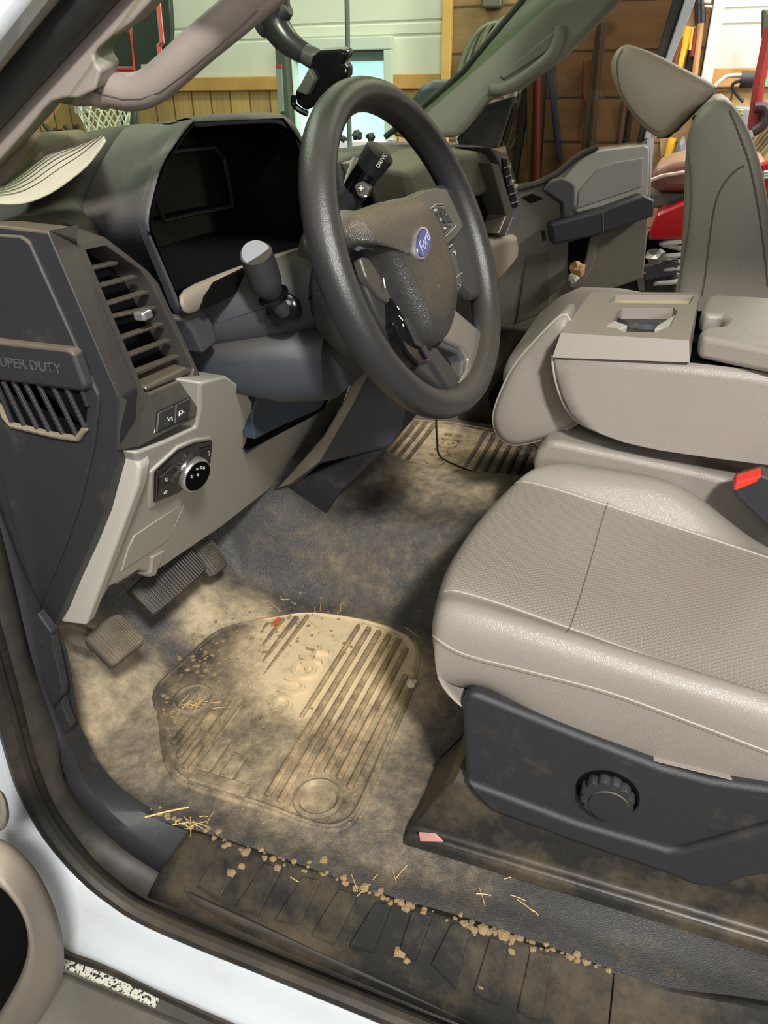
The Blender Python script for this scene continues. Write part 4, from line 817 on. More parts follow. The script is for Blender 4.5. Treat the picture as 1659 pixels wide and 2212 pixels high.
# ------------------------------------------------------------------ cap on the dash
cp_ = thing('baseball_cap', PX(100, 390, 0.62), 'tan baseball cap with pale stitched brim on the dash', 'cap')
near = spline(PXs([(-40, 438), (40, 442), (100, 424), (150, 392), (190, 358), (215, 325), (228, 304)], 0.60), 5)
far = spline(PXs([(-40, 426), (0, 410), (40, 385), (98, 340), (140, 328), (190, 312), (226, 301)], 0.635), 5)
brim_rows = []
for k in range(9):
    t_ = k / 8.0; brim_rows.append([a.lerp(b, t_) + V((0, 0, 0.006 * math.sin(math.pi * t_) * (1 - abs(i / len(near) - 0.4)))) for i, (a, b) in enumerate(zip(near, far))])
brm = MB().grid(brim_rows).build('brim', m_brim, cp_, solid=0.003, sub=1)
for k in range(6):
    t_ = 0.26 + 0.12 * k; MB().tube([a.lerp(b, t_) + V((-0.0006, -0.001, 0.0028 + 0.006 * math.sin(math.pi * t_) * (1 - abs(i / len(near) - 0.4)))) for i, (a, b) in enumerate(zip(near, far))][:int(len(near) * (0.97 - 0.035 * k))], 0.00032, 5).build('stitching', m_thread, brm)
crn = [(-60, 420), (0, 408), (50, 372), (98, 340), (78, 308), (48, 283), (20, 300), (0, 330), (-60, 330)]
MB().prism(PXs(crn, 0.64), (0.15, 0.05, 0.0), 0.8).build('crown', m_tan, cp_, bevel=0.012, seg=3)
MB().tube(PXs([(-20, 418), (0, 408), (50, 373), (97, 341)], 0.638), 0.0012, 6).build('seam', m_thread, cp_)
# ------------------------------------------------------------------ driver seat
def lerpk(tab, x):
    for (a, va), (b, vb) in zip(tab, tab[1:]):
        if x <= b: return va + (vb - va) * (x - a) / (b - a) if x > a else va
    return tab[-1][1]
def crom(tab, n):
    pts = spline([V((a, b, 0)) for a, b in tab], n); return pts
ds = thing('driver_seat', (0.91, -0.15, 0.0), 'grey leather driver seat with perforated centre and black side shield', 'car seat')
YF = [(0.686, 0.196), (0.70, 0.206), (0.775, 0.219), (0.878, 0.220), (0.984, 0.206), (1.062, 0.188), (1.109, 0.160), (1.14, 0.12)]
def zc(y): return 0.376 - 0.19 * (0.155 - y)
def zbn(y): return 0.384 - 0.11 * (0.155 - y)
def zbf(y): return 0.392 - 0.02 * (0.10 - y) - 0.10 * ss((-0.03 - y) / 0.2)
def zst(y): return 0.340 - 0.025 * ss((-0.02 - y) / 0.2)
ST = [(0.712, lambda y: 0.262 - 0.07 * ss((0.13 - y) / 0.1), 0.03), (0.690, lambda y: 0.285 - 0.06 * ss((0.13 - y) / 0.1), 0.012), (0.6855, lambda y: 0.31, 0.004), (0.6865, zst, 0.0), (0.690, lambda y: zst(y) + 0.6 * (zbn(y) - zst(y)), 0.0), (0.705, zbn, 0.0), (0.722, lambda y: zbn(y) - 0.25 * (zbn(y) - zc(y)), 0.0),
      (0.738, lambda y: zc(y) - 0.001, 0.0), (0.742, lambda y: zc(y) + 0.001, 0.0), (0.78, lambda y: zc(y) + 0.002, 0.0), (0.84, lambda y: zc(y) - 0.002, 0), (0.90, lambda y: zc(y) - 0.004, 0), (0.97, lambda y: zc(y) - 0.002, 0), (1.03, lambda y: zc(y), 0),
      (1.052, lambda y: zc(y) + 0.002, 0), (1.056, lambda y: zc(y) + 0.002, 0), (1.075, lambda y: zc(y) + 0.75 * (zbf(y) - zc(y)), 0), (1.098, zbf, 0), (1.122, lambda y: zbf(y) - 0.004, 0), (1.137, lambda y: zbf(y) - 0.025, 0), (1.143, lambda y: zbf(y) - 0.07, 0.01), (1.13, lambda y: 0.25, 0.03)]
secs = []
for x, zf, din in ST:
    yf = lerpk(YF, x) - din; pr = []
    zt = zf(yf); zb = 0.235
    dz_ = zt - zb
    for dy, k in ((-0.075, 0.0), (-0.035, 0.08), (-0.012, 0.35), (0.0, 0.62), (-0.002, 0.80)): pr.append(V((x, yf + dy, zb + dz_ * k)))
    for dy, dz2 in ((-0.010, -0.010), (-0.028, -0.003)): pr.append(V((x, yf + dy, zf(yf + dy) + dz2)))
    for y in (0.13, 0.09, 0.05, 0.0, -0.05, -0.10, -0.16, -0.22, -0.30, -0.40, -0.50):
        y2 = min(y, yf - 0.045 - (0.13 - y) * 0.3) if y > 0.04 else y
        pr.append(V((x, y2, zf(y2))))
    pr += [V((x, -0.54, zf(-0.5) - 0.03)), V((x, -0.54, zb))]
    secs.append(pr)
cm = MB().loft(secs, True, False)
cush = cm.build('seat_cushion', m_leather, ds, sub=2)
cush.data.materials.append(m_perf)
for p in cush.data.polygons:
    xm = sum(cush.data.vertices[i].co.x for i in p.vertices) / len(p.vertices) + OFF['driver_seat'].x
    if 0.742 < xm < 1.052: p.material_index = 1
bc_ = surf_bvh(cush)
def seam(l, r, mm, parent=cush, b=None, lift=0.0, nm='seam'):
    q = casts(b or bc_, [(p.x, p.y) for p in spline([V((x, y, 0)) for x, y in l], 6)], lift)
    if len(q) > 3: MB().tube(q, r, 6).build(nm, mm, parent)
seam([(922, 1345), (928, 1360), (941, 1378), (1005, 1414), (1147, 1451), (1312, 1495), (1449, 1544), (1659, 1624), (1700, 1640)], 0.0012, m_pipe)
seam([(924, 1352), (941, 1384), (1005, 1420), (1147, 1457), (1312, 1501), (1449, 1550), (1659, 1630)], 0.0007, m_seam)
seam([(1313, 1086), (1297, 1135), (1268, 1240), (1235, 1345), (1222, 1367)], 0.0008, m_seam)
def seamx(x, r, mm, lift):   # seam along the cushion at a given x, read off the surface
    q = []
    for k in range(40):
        y = lerpk(YF, x) - 0.002 - k * 0.012
        h_ = bc_.ray_cast(V((x, y, 0.6)), V((0, 0, -1)))
        if h_[0]: q.append(h_[0] + V((0, 0, lift)))
    if len(q) > 3: MB().tube(q, r, 6).build('seam', mm, cush)
seamx(0.741, 0.0014, m_pipe, -0.0002); seamx(1.054, 0.0014, m_pipe, -0.0002)
# shield, band, recliner knob
SX = 0.679
shl = [(997, 1520), (1009, 1499), (1030, 1502), (1255, 1593), (1428, 1660), (1534, 1689), (1720, 1715), (1720, 1880), (1659, 1890), (1610, 1897), (1545, 1920), (1500, 1912), (1440, 1887), (1250, 1822), (1060, 1752), (1022, 1715), (1005, 1680)]
shd = MB().prism(PXs(shl, SX), (0.035, 0, 0)).build('side_shield', mat('shield plastic', (43, 44, 47), 0.48, bump=('leather', 1100, 0.2), dust=(DUST, 0.12, 14, 0)), ds, bevel=0.006, seg=3)
MB().prism(PXs([(1006, 1690), (1250, 1782), (1440, 1838), (1478, 1838), (1560, 1815), (1720, 1770), (1720, 1882), (1659, 1892), (1610, 1899), (1545, 1922), (1500, 1914), (1440, 1889), (1250, 1824), (1062, 1754), (1024, 1717)], SX - 0.010), (0.02, 0.0, 0), 1.02).build('shield_flare', MATS['shield plastic'], shd, bevel=0.006, seg=3)
kc2 = PX(1312, 1716, SX - 0.002)
MB().lathe(kc2 + V((0.002, 0, 0)), (-1, 0, 0), [(0.036, -0.004), (0.0365, 0.002), (0.034, 0.003), (0.0335, 0.0005), (0.001, 0.0005)], 40).build('knob_recess', m_void, shd)
rv = []
for hh, sc in ((-0.004, 1.0), (0.008, 1.0), (0.011, 0.95)):
    rv.append([kc2 + V((-hh, (0.0315 - 0.0035 * (0.5 + 0.5 * math.cos(12 * a)) ** 3) * sc * math.cos(a), (0.0315 - 0.0035 * (0.5 + 0.5 * math.cos(12 * a)) ** 3) * sc * math.sin(a))) for a in (2 * math.pi * k / 120 for k in range(120))])
kb_ = MB().loft(rv, True, True).build('adjuster_knob', MATS['shield plastic'], shd, angle=50); kb_['label'] = 'round notched black adjuster knob'
MB().lathe(kc2 + V((-0.010, -0.004, -0.006)), (-1, 0, 0), [(0.024, 0), (0.0235, 0.003), (0.001, 0.0035)], 36).build('knob_cap', m_endpanel, kb_)
# seat rail housing on the floor
rows = []
for y in (0.222, 0.214, 0.20, 0.1, 0.0, -0.1, -0.2, -0.35):
    k = {0.222: 0.55, 0.214: 0.85}.get(y, 1.0)
    rows.append([V((x, y - dy, z * k + 0.004)) for x, z, dy in ((0.652, 0.0, 0), (0.651, 0.016, 0), (0.656, 0.024, 0.0), (0.664, 0.024, 0.0), (0.668, 0.028, 0.0), (0.676, 0.075, 0.02), (0.684, 0.112, 0.035), (0.70, 0.122, 0.04), (0.80, 0.122, 0.04), (0.80, 0.0, 0))])
MB().loft(rows, True, True).build('rail_housing', m_sill, ds, bevel=0.003)
MB().prism(PXs([(905, 1800), (940, 1803), (956, 1818), (908, 1817)], 0.651), (0.002, 0, 0)).build('sticker', mat('red white sticker', (214, 150, 142), 0.6, var=0.3), ds)
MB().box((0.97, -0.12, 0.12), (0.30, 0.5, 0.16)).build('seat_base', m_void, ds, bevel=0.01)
bkr = []
for z, y0, y1, w in ((0.30, -0.46, -0.60, 0.20), (0.45, -0.45, -0.62, 0.235), (0.70, -0.50, -0.68, 0.245), (0.90, -0.56, -0.72, 0.22), (0.98, -0.62, -0.72, 0.17)):
    bkr.append([V((0.91 + w * cx, (y0 + y1) / 2 + (y0 - y1) / 2 * cy, z)) for cx, cy in ((-0.6, 1), (0, 0.85), (0.6, 1), (1, 0.8), (1, -0.5), (0.7, -1), (-0.7, -1), (-1, -0.5), (-1, 0.8))])
MB().loft(bkr).build('backrest', m_leather, ds, sub=2)
# ------------------------------------------------------------------ centre seat with folded backrest console
cs = thing('centre_seat', (1.36, -0.1, 0.1), 'grey leather centre seat with its backrest folded into a cup holder console', 'car seat')
def rbox(x0, x1, y0, y1, z0, z1, r, name, mm, parent, seg=4, tilt=0.0):
    b = MB().box(((x0 + x1) / 2, (y0 + y1) / 2, (z0 + z1) / 2), (x1 - x0, y1 - y0, z1 - z0)); return b.build(name, mm, parent, bevel=r, seg=seg)
cb_ = MB().prism(PXs([(1180, 958), (1193, 952), (1300, 974), (1480, 1012), (1720, 1070), (1720, 1250), (1300, 1200), (1160, 1100), (1150, 1000), (1160, 975)], 1.155), (0.37, 0, 0)).build('cushion', m_leather, cs, bevel=0.022, seg=4)
# folded backrest: padded block
bl = [(1187, 772), (1192, 812), (1204, 856), (1222, 893), (1246, 918), (1290, 940), (1345, 960), (1420, 977), (1520, 992), (1659, 1010), (1800, 1030), (1800, 830), (1659, 806), (1500, 788)]
BX = 1.135
P0 = PXs(bl, BX); c0 = sum(P0, V()) / len(P0)
def shr(s_, dx):
    q = [c0 + (p - c0) * s_ + V((dx, 0, 0)) for p in P0]
    return [V((p.x, p.y, min(p.z, 0.518))) for p in q] if dx > 0.02 else q
bk2 = MB().loft([shr(0.80, 0.0), shr(0.93, 0.0), shr(0.985, 0.012), shr(1.0, 0.030), shr(1.0, 0.20), shr(1.0, 0.36), shr(0.98, 0.385), shr(0.9, 0.40)], True, True).build('folded_backrest', m_leather, cs, angle=70)
bb = surf_bvh(bk2)
MB().tube([p + V((0.012, 0, 0)) for p in resample(spline(shr(0.99, 0.0)[:10]), 60)], 0.0022, 8).build('piping', m_pipe, bk2)
# plastic tray: top with cup holder and coin slot
tz = 0.585
top = PZs([(1211, 719), (1489, 735), (1512, 632), (1278, 630)], tz); low = [PX(1193, 772, BX - 0.002), PX(1490, 783, BX - 0.002)]
A0, B0, C0, D0 = top
def tl2(u, v, d=0.0): return (A0.lerp(B0, u)).lerp(D0.lerp(C0, u), v) + V((0, 0, d))
def radial(poly, c, a):
    d = V((math.cos(a), math.sin(a), 0)); best = None
    for p, q in zip(poly, poly[1:] + poly[:1]):
        e = q - p; den = d.x * e.y - d.y * e.x
        if abs(den) < 1e-12: continue
        w = p - c; t_ = (w.x * e.y - w.y * e.x) / den; s_ = (w.x * d.y - w.y * d.x) / den
        if t_ > 0 and -1e-9 <= s_ <= 1 + 1e-9 and (best is None or t_ > best): best = t_
    return c + d * best
def hole_plate(b, outer, hole, depth):
    c = sum(hole, V()) / len(hole); an = sorted(set([round(math.atan2(p.y - c.y, p.x - c.x), 5) for p in outer + hole] + [round(-math.pi + 0.2 * k, 5) for k in range(31)]))
    o_ = [radial(outer, c, a) for a in an]
    o_ = [next((q for q in outer if (q - p).length < 2e-4), p) for p in o_]; h_ = [radial(hole, c, a) for a in an]; lo_ = [p + V((0, 0, -depth)) for p in h_]
    b.loft([o_, h_], True, False); b.loft([h_, lo_], True, False); b.add(lo_, [tuple(range(len(lo_)))]); return o_
cuph = PZs([(1306, 706), (1312, 697), (1322, 694), (1338, 668), (1345, 665), (1455, 665), (1464, 672), (1448, 704), (1436, 708), (1420, 717), (1345, 717), (1333, 708)], tz)
coin = PZs([(1312, 654), (1330, 637), (1500, 638), (1490, 656)], tz)
vm = 0.62; E_, G_ = A0.lerp(D0, vm), B0.lerp(C0, vm)
tb_ = MB(); oo = hole_plate(tb_, [A0, B0, G_, E_], cuph, 0.022) + hole_plate(tb_, [E_, G_, C0, D0], coin, 0.010)
def edge_pts(a, b):
    u = (b - a).normalized(); L_ = (b - a).length; q = sorted([((p - a).dot(u), i) for i, p in enumerate(oo) if (p - a - u * (p - a).dot(u)).length < 3e-4 and 2e-3 < (p - a).dot(u) < L_ - 2e-3])
    return [a] + [oo[i] for t_, i in q] + [b]
for a_, b_, lo2 in ((A0, B0, [low[1], low[0]]), (B0, C0, [C0 + V((0, 0, -0.08)), low[1]])):
    q = edge_pts(a_, b_) + lo2; tb_.add(q, [tuple(range(len(q)))])
tb_.add([C0, D0, D0 + V((0, 0, -0.08)), C0 + V((0, 0, -0.08))], [(0, 1, 2, 3)]); tb_.add([D0, A0, low[0], D0 + V((0, 0, -0.08))], [(0, 1, 2, 3)])
tray = tb_.build('console_tray', mat('console plastic', (130, 123, 114), 0.5, bump=('leather', 1100, 0.15), dust=(DUST, 0.2, 8, 0.1)), cs, bevel=0.005, seg=3)
m_cup = mat('black cup rubber', (44, 46, 50), 0.5, dust=(DUST, 0.3, 30, 0))
cc_ = PZ(1392, 690, tz - 0.018)
MB().prism([p + V((0, 0, -0.0215)) for p in cuph], (0, 0, 0.001)).build('cup_floor', m_cup, tray)
MB().lathe(cc_ + V((0, 0, -0.002)), (0, 0, 1), [(0.052, 0.0), (0.050, 0.008), (0.046, 0.0085), (0.044, 0.002), (0.001, 0.002)], 36).build('cup_liner', m_cup, tray)
for l in ([(1306, 705), (1314, 694), (1326, 692), (1356, 702), (1352, 706), (1336, 710)], [(1448, 704), (1460, 682), (1464, 676), (1420, 702), (1414, 710), (1436, 708)]):
    MB().prism(PZs(l, tz - 0.003), (0, 0, -0.012)).build('cup_finger', m_lgrey, tray, bevel=0.002)
MB().prism([p + V((0, 0, -0.0095)) for p in coin], (0, 0, 0.001)).build('coin_tray', mat('dusty tray bottom', (176, 160, 130), 0.8, var=0.2), tray)
# armrest lid to the rear of the tray
al = PZs([(1516, 726), (1513, 714), (1520, 706), (1560, 702), (1572, 690), (1560, 679), (1524, 678), (1516, 668), (1528, 638), (1545, 635), (1780, 648), (1780, 776), (1659, 753)], 0.592)
lid = MB().prism(al, (0, 0, -0.034)).build('armrest_lid', m_leather, cs, bevel=0.008, seg=3)
MB().box((1.30, -0.12, 0.536), (0.30, 0.15, 0.034)).build('lid_gap_shade', m_void, cs)  # black block standing in for the shade under the lid
# headrest of the centre seat, a leaf shaped pad at the front
pl = [(1222, 683), (1206, 688), (1170, 722), (1112, 788), (1080, 848), (1063, 900), (1068, 936), (1086, 958), (1112, 966), (1160, 956), (1212, 936), (1256, 908), (1250, 850), (1240, 780), (1236, 720)]
Q0 = resample(spline(PXs(pl, 1.20), 4, True) + [PX(1222, 683, 1.20)], 60)[:-1]; qc = sum(Q0, V()) / len(Q0)
def qs(s_, dx): return [qc + (p - qc) * s_ + V((dx, 0, 0)) for p in Q0]
hr = MB().loft([qs(0.55, -0.006), qs(0.85, -0.003), qs(0.955, 0.002), qs(1.0, 0.012), qs(1.0, 0.05), qs(0.99, 0.085), qs(0.95, 0.10), qs(0.8, 0.108)], True, True).build('headrest', m_leather, cs, angle=70)
hr['label'] = 'leaf shaped grey leather headrest with pale piping'
MB().tube(qs(1.0, 0.010), 0.0022, 8, closed=True).build('piping', m_pipe, hr)
# belt buckle
bu = thing('belt_buckle', PX(1630, 1090, 1.11), 'black seat belt buckle with red release button beside driver seat', 'buckle')
bkx = 1.075
MB().prism(PXs([(1583, 1058), (1592, 1042), (1648, 1026), (1720, 1060), (1720, 1200), (1660, 1140), (1590, 1075)], bkx), (0.035, 0.0, 0)).build('housing', m_black, bu, bevel=0.004, seg=3)
MB().prism(PXs([(1584, 1058), (1590, 1043), (1646, 1027), (1634, 1042), (1588, 1061)], bkx - 0.003), (0.026, 0, 0.001)).build('release_button', m_red, bu, bevel=0.002)['label'] = 'red release button'
# ------------------------------------------------------------------ passenger seat
ps = thing('passenger_seat', (1.83, 0.0, 0.0), 'grey leather passenger seat with tilted headrest and curved side seam', 'car seat')
pb_ = [(1462, 650), (1474, 500), (1480, 340), (1490, 280), (1512, 238), (1545, 217), (1562, 214), (1590, 235), (1622, 290), (1650, 380), (1672, 520), (1690, 700), (1640, 760), (1455, 760)]
R0 = resample(spline(PXs(pb_, 1.60), 4, True) + [PX(1462, 650, 1.60)], 70)[:-1]; rc = sum(R0, V()) / len(R0)
def rs(s_, dx): return [V((p.x + dx, rc.y + (p.y - rc.y) * s_, rc.z + (p.z - rc.z) * (0.5 + 0.5 * s_))) for p in R0]
sb = MB().loft([rs(0.72, -0.004), rs(0.9, -0.001), rs(0.97, 0.006), rs(1.0, 0.02), rs(1.0, 0.06), rs(0.93, 0.12), rs(0.88, 0.23), rs(0.93, 0.34), rs(1.0, 0.40), rs(0.95, 0.45), rs(0.75, 0.46)], True, True).build('backrest', m_leather, ps, angle=70)
bs = surf_bvh(sb)
seam([(1608, 358), (1590, 368), (1565, 395), (1545, 440), (1532, 520), (1524, 590), (1516, 640)], 0.0018, m_seam, sb, bs)
seam([(1488, 330), (1492, 400), (1490, 470), (1480, 540), (1468, 620), (1464, 650)], 0.0016, m_seam, sb, bs)
seam([(1576, 240), (1600, 300), (1620, 360), (1636, 440), (1650, 540), (1658, 620)], 0.0018, m_seam, sb, bs)
hp = [(1318, 142), (1328, 112), (1345, 98), (1362, 97), (1410, 116), (1480, 152), (1544, 188), (1540, 204), (1500, 240), (1462, 280), (1440, 296), (1418, 297), (1380, 268), (1345, 220), (1325, 180)]
H0 = resample(spline(PXs(hp, 1.70), 3, True) + [PX(1318, 142, 1.70)], 60)[:-1]; hc = sum(H0, V()) / len(H0)
def hs(s_, dx): return [hc + (p - hc) * s_ + V((dx, 0, 0)) for p in H0]
hd2 = MB().loft([hs(0.75, -0.012), hs(0.93, -0.006), hs(0.985, 0.002), hs(1.0, 0.014), hs(1.0, 0.12), hs(1.0, 0.22), hs(0.97, 0.235), hs(0.8, 0.245)], True, True).build('headrest', mat('headrest leather', (160, 148, 132), 0.42, bump=('leather', 500, 0.18)), ps, angle=70)
bh2 = surf_bvh(hd2)
seam([(1345, 106), (1334, 130), (1334, 165), (1345, 205), (1368, 240), (1400, 272), (1424, 286)], 0.0012, m_seam, hd2, bh2)
MB().prism(PXs([(1542, 186), (1548, 192), (1446, 298), (1416, 300), (1462, 282), (1500, 242), (1538, 204)], 1.705), (0.2, 0, 0)).build('headrest_shell', m_black, hd2, bevel=0.004)
for dx in (1.76, 1.88): MB().tube([PX(1500, 250, dx), PX(1545, 330, dx)], 0.006, 10).build('headrest_post', m_steel, ps)
MB().prism(PXs([(1080, 800), (1095, 778), (1150, 735), (1200, 715), (1300, 720), (1660, 790), (1660, 900), (1150, 880), (1080, 850)], 1.63), (0.43, 0, 0)).build('seat_cushion', m_leather, ps, bevel=0.03, seg=4)
MB().prism(PXs([(1050, 860), (1090, 800), (1300, 830), (1600, 900), (1600, 1000), (1100, 900), (1060, 890)], 1.66), (0.38, 0, 0)).build('seat_base', m_void, ps, bevel=0.01)
# ------------------------------------------------------------------ open passenger door
pd = thing('passenger_door', (2.15, 0.3, 0.2), 'open passenger door with grey trim panel and dark armrest', 'door')
DA = math.radians(25); DN = V((math.cos(DA), math.sin(DA), 0)); DP = V((2.24, 0.46, 0))
def dp(l, d=0.0): return PPs(l, DP - DN * d, DN)
m_dtrim = mat('door trim taupe', (108, 103, 94), 0.6, bump=('leather', 900, 0.1), dust=(DUST, 0.15, 8, 0.1))
m_dlite = mat('door trim grey', (158, 155, 148), 0.6, var=0.04)
MB().prism(dp([(1090, 412), (1125, 402), (1165, 396), (1215, 372), (1245, 345), (1275, 326), (1300, 320), (1395, 309), (1407, 318), (1406, 420), (1395, 560), (1390, 602), (1330, 622), (1250, 682), (1085, 735), (1040, 760), (1040, 500)]), DN * 0.06).build('trim_panel', m_dtrim, pd, bevel=0.006)
up_ = MB().prism(dp([(1216, 384), (1246, 352), (1276, 330), (1300, 323), (1394, 312), (1404, 320), (1402, 424), (1245, 462)], 0.004), DN * 0.02).build('upper_panel', m_dlite, pd, bevel=0.005)
MB().prism(dp([(1250, 412), (1290, 365), (1330, 350), (1390, 340), (1388, 404), (1246, 452)], 0.006), DN * 0.02).build('armrest_recess', mat('recess grey', (140, 138, 134), 0.6), up_, bevel=0.003)
MB().prism(dp([(1174, 412), (1190, 390), (1214, 382), (1238, 392), (1244, 404), (1243, 452), (1217, 480), (1214, 440)], 0.025), DN * 0.03).build('handle_housing', m_dash, pd, bevel=0.006)
MB().prism(dp([(1192, 486), (1222, 477), (1298, 456), (1320, 447), (1391, 421), (1415, 432), (1413, 468), (1280, 511), (1196, 528)], 0.05), DN * 0.06).build('armrest', mat('navy armrest', (44, 48, 54), 0.5), pd, bevel=0.006)
MB().tube(dp([(1302, 459), (1303, 502)], 0.0505), 0.001, 5).build('armrest_seam', m_dlite, pd)
MB().prism(dp([(1228, 524), (1276, 511), (1266, 560), (1252, 600), (1234, 606), (1228, 590)], 0.003), DN * 0.01).build('door_pocket', m_void, pd)
MB().prism(dp([(1276, 512), (1296, 504), (1284, 570), (1262, 612), (1240, 624), (1229, 622), (1229, 606), (1252, 600), (1266, 560)], 0.012), DN * 0.02).build('pocket_rim', m_dtrim, pd, bevel=0.004)
MB().prism(dp([(1137, 552), (1186, 543), (1188, 668), (1112, 700), (1116, 690)], 0.004), DN * 0.01).build('speaker_panel', mat('speaker panel', (92, 86, 76), 0.7), pd, bevel=0.003)
MB().prism(dp([(1126, 426), (1150, 418), (1175, 430), (1146, 440)], 0.004), DN * 0.01).build('window_switch', m_gloss, pd, bevel=0.002)
MB().prism(dp([(1170, 498), (1177, 498), (1180, 520), (1173, 521)], 0.006), DN * 0.01).build('seat_switch', m_gloss, pd, bevel=0.002)
MB().prism(dp([(1393, 288), (1413, 300), (1404, 422), (1402, 440), (1397, 440), (1405, 330), (1398, 312)], -0.005), DN * 0.03).build('painted_edge', m_white, pd)
MB().prism(dp([(1490, -30), (1515, -30), (1449, 140), (1404, 300), (1392, 300), (1436, 135)], 0.004), DN * 0.01).build('painted_frame', m_white, pd, bevel=0.002)
MB().prism(dp([(1462, -30), (1490, -30), (1436, 135), (1394, 305), (1376, 310), (1415, 130)], 0.0), DN * 0.006).build('window_frame', m_rubber, pd, bevel=0.004)
MB().prism(dp([(1070, 250), (1340, 0), (1500, -60), (1440, 110), (1386, 312), (1275, 326), (1215, 372), (1120, 403)], -0.025), DN * 0.002).build('window_glass', m_tint, pd)
MB().tube(dp([(1120, 408), (1165, 396), (1200, 378), (1225, 358), (1255, 333), (1290, 318)], 0.004), 0.008, 8).build('window_seal', m_rubber, pd)
MB().prism(dp([(1376, 598), (1390, 590), (1392, 628), (1380, 628)], -0.02), DN * 0.03).build('door_check', m_steel, pd)
MB().prism(dp([(1240, 690), (1330, 616), (1396, 590), (1390, 640), (1300, 720)], -0.03), DN * 0.02).build('lower_edge', m_rubber, pd)
mr = thing('door_mirror', PX(1060, 330, 2.4), 'dark towing mirror beside the passenger windshield pillar', 'mirror')
MB().prism(PXs([(882, 245), (886, 215), (905, 185), (935, 172), (975, 172), (1000, 190), (1000, 260), (900, 300)], 2.38), (0.1, 0.0, 0.0)).build('housing', m_dkgreen, mr, bevel=0.02, seg=3)
MB().prism(PXs([(1030, 312), (1050, 260), (1070, 228), (1092, 212), (1098, 216), (1076, 255), (1058, 312)], 2.30), (0.05, 0, 0)).build('arm', mat('mirror arm grey', (160, 156, 150), 0.5), mr, bevel=0.005)
MB().prism(PXs([(1056, 314), (1074, 262), (1094, 224), (1108, 216), (1106, 240), (1090, 290), (1084, 320)], 2.32), (0.08, 0, 0)).build('arm_cover', m_black, mr, bevel=0.008)
pw = thing('crumpled_wrapper', dp([(1246, 596)], 0.02)[0], 'crumpled tan and white paper in the passenger door pocket', 'wrapper')
def crumple(c, r, name, mm, par, seed):
    rd = random.Random(seed); bm = bmesh.new(); bmesh.ops.create_icosphere(bm, subdivisions=2, radius=r)
    b = MB(); vs = [V((v.co.x, v.co.y, v.co.z)) * rd.uniform(0.6, 1.15) + V(c) for v in bm.verts]
    b.add(vs, [tuple(v.index for v in f.verts) for f in bm.faces]); bm.free(); return b.build(name, mm, par, flat=True)
crumple(dp([(1249, 580)], 0.03)[0], 0.024, 'paper', mat('tan paper', (190, 152, 104), 0.8), pw, 3)
crumple(dp([(1238, 600)], 0.03)[0], 0.018, 'napkin', mat('white paper', (215, 208, 196), 0.8), pw, 4)
# ------------------------------------------------------------------ driver door edge in the near corner
dd = thing('driver_door', (0.30, 0.5, 0.0), 'open driver door trim with beige pocket edge and dark pocket', 'door')
out_ = [(-60, 1790), (0, 1806), (35, 1830), (70, 1872), (100, 1930), (123, 1998), (131, 2055), (128, 2110), (108, 2160), (78, 2212)]
inn_ = [(-60, 1885), (0, 1916), (28, 1945), (52, 1985), (63, 2030), (61, 2070), (46, 2115), (20, 2165), (-5, 2205)]
a_, b_ = resample(spline(PXs(out_, 0.335)), 40), resample(spline(PXs(inn_, 0.30)), 40)
MB().grid([[p + V((0.018, 0.022, -0.042)) for p in a_], a_, between(a_, b_, 0.12, (-0.006, 0, 0)), between(a_, b_, 0.75, (-0.004, 0, 0)), b_, [p + V((0.018, 0.03, -0.04)) for p in b_]]).build('pocket_edge', m_taupe, dd, sub=1)
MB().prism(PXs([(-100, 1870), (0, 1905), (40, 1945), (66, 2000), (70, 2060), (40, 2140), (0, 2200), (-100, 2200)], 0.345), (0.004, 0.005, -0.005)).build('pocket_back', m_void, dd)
MB().prism(PXs([(-60, 1680), (0, 1703), (10, 1730), (15, 1762), (6, 1788), (-60, 1815)], 0.31), (0.016, 0.02, -0.03)).build('armrest_edge', m_taupe, dd, bevel=0.008, seg=3)
# ------------------------------------------------------------------ dirt: mud crumbs and straw
def crumb_mesh(i):
    rd = random.Random(40 + i); bm = bmesh.new(); bmesh.ops.create_icosphere(bm, subdivisions=1, radius=1)
    vs = [V((v.co.x * rd.uniform(0.6, 1.2), v.co.y * rd.uniform(0.6, 1.2), v.co.z * rd.uniform(0.25, 0.5))) for v in bm.verts]
    me = bpy.data.meshes.new('mud_crumb'); me.from_pydata(vs, [], [tuple(v.index for v in f.verts) for f in bm.faces]); bm.free(); me.materials.append(m_clay); return me
CM = [crumb_mesh(i) for i in range(6)]
rd = random.Random(11)
allb = [bf, surf_bvh(plate), surf_bvh(bpy.data.objects['mat_base'])]
def drop(px, py):
    d = ray(px, py).normalized(); best = None
    for b in allb:
        h_ = b.ray_cast(CAM, d)
        if h_[0] and (best is None or h_[3] < best[3]): best = h_
    return best
def crumb(px, py, s, label, group):
    h_ = drop(px, py)
    if not h_: return
    o = bpy.data.objects.new('mud_crumb', rd.choice(CM)); COL.objects.link(o); o.location = h_[0] + V((0, 0, s * 0.22)); o.scale = (s, s, s); o.rotation_euler.z = rd.uniform(0, 6.3)
    tag(o, label, 'mud crumb', group)
ed = [(315, 1752), (350, 1765), (400, 1783), (480, 1818), (540, 1842), (600, 1862), (660, 1885), (700, 1895), (760, 1915), (800, 1930), (850, 1950), (900, 1968), (950, 1985), (1000, 2000), (1060, 2020), (1100, 2032), (1180, 2058), (1260, 2080), (1300, 2092)]
el = spline([V((x, y, 0)) for x, y in ed], 10)
for k in range(125):
    p = rd.choice(el); crumb(p.x + rd.gauss(0, 8), p.y - 6 + rd.gauss(0, 6), rd.uniform(0.0022, 0.0062) * (1.3 if rd.random() < 0.15 else 1), 'dried mud crumb lying along the sill plate edge', 'mud crumbs along the sill edge')
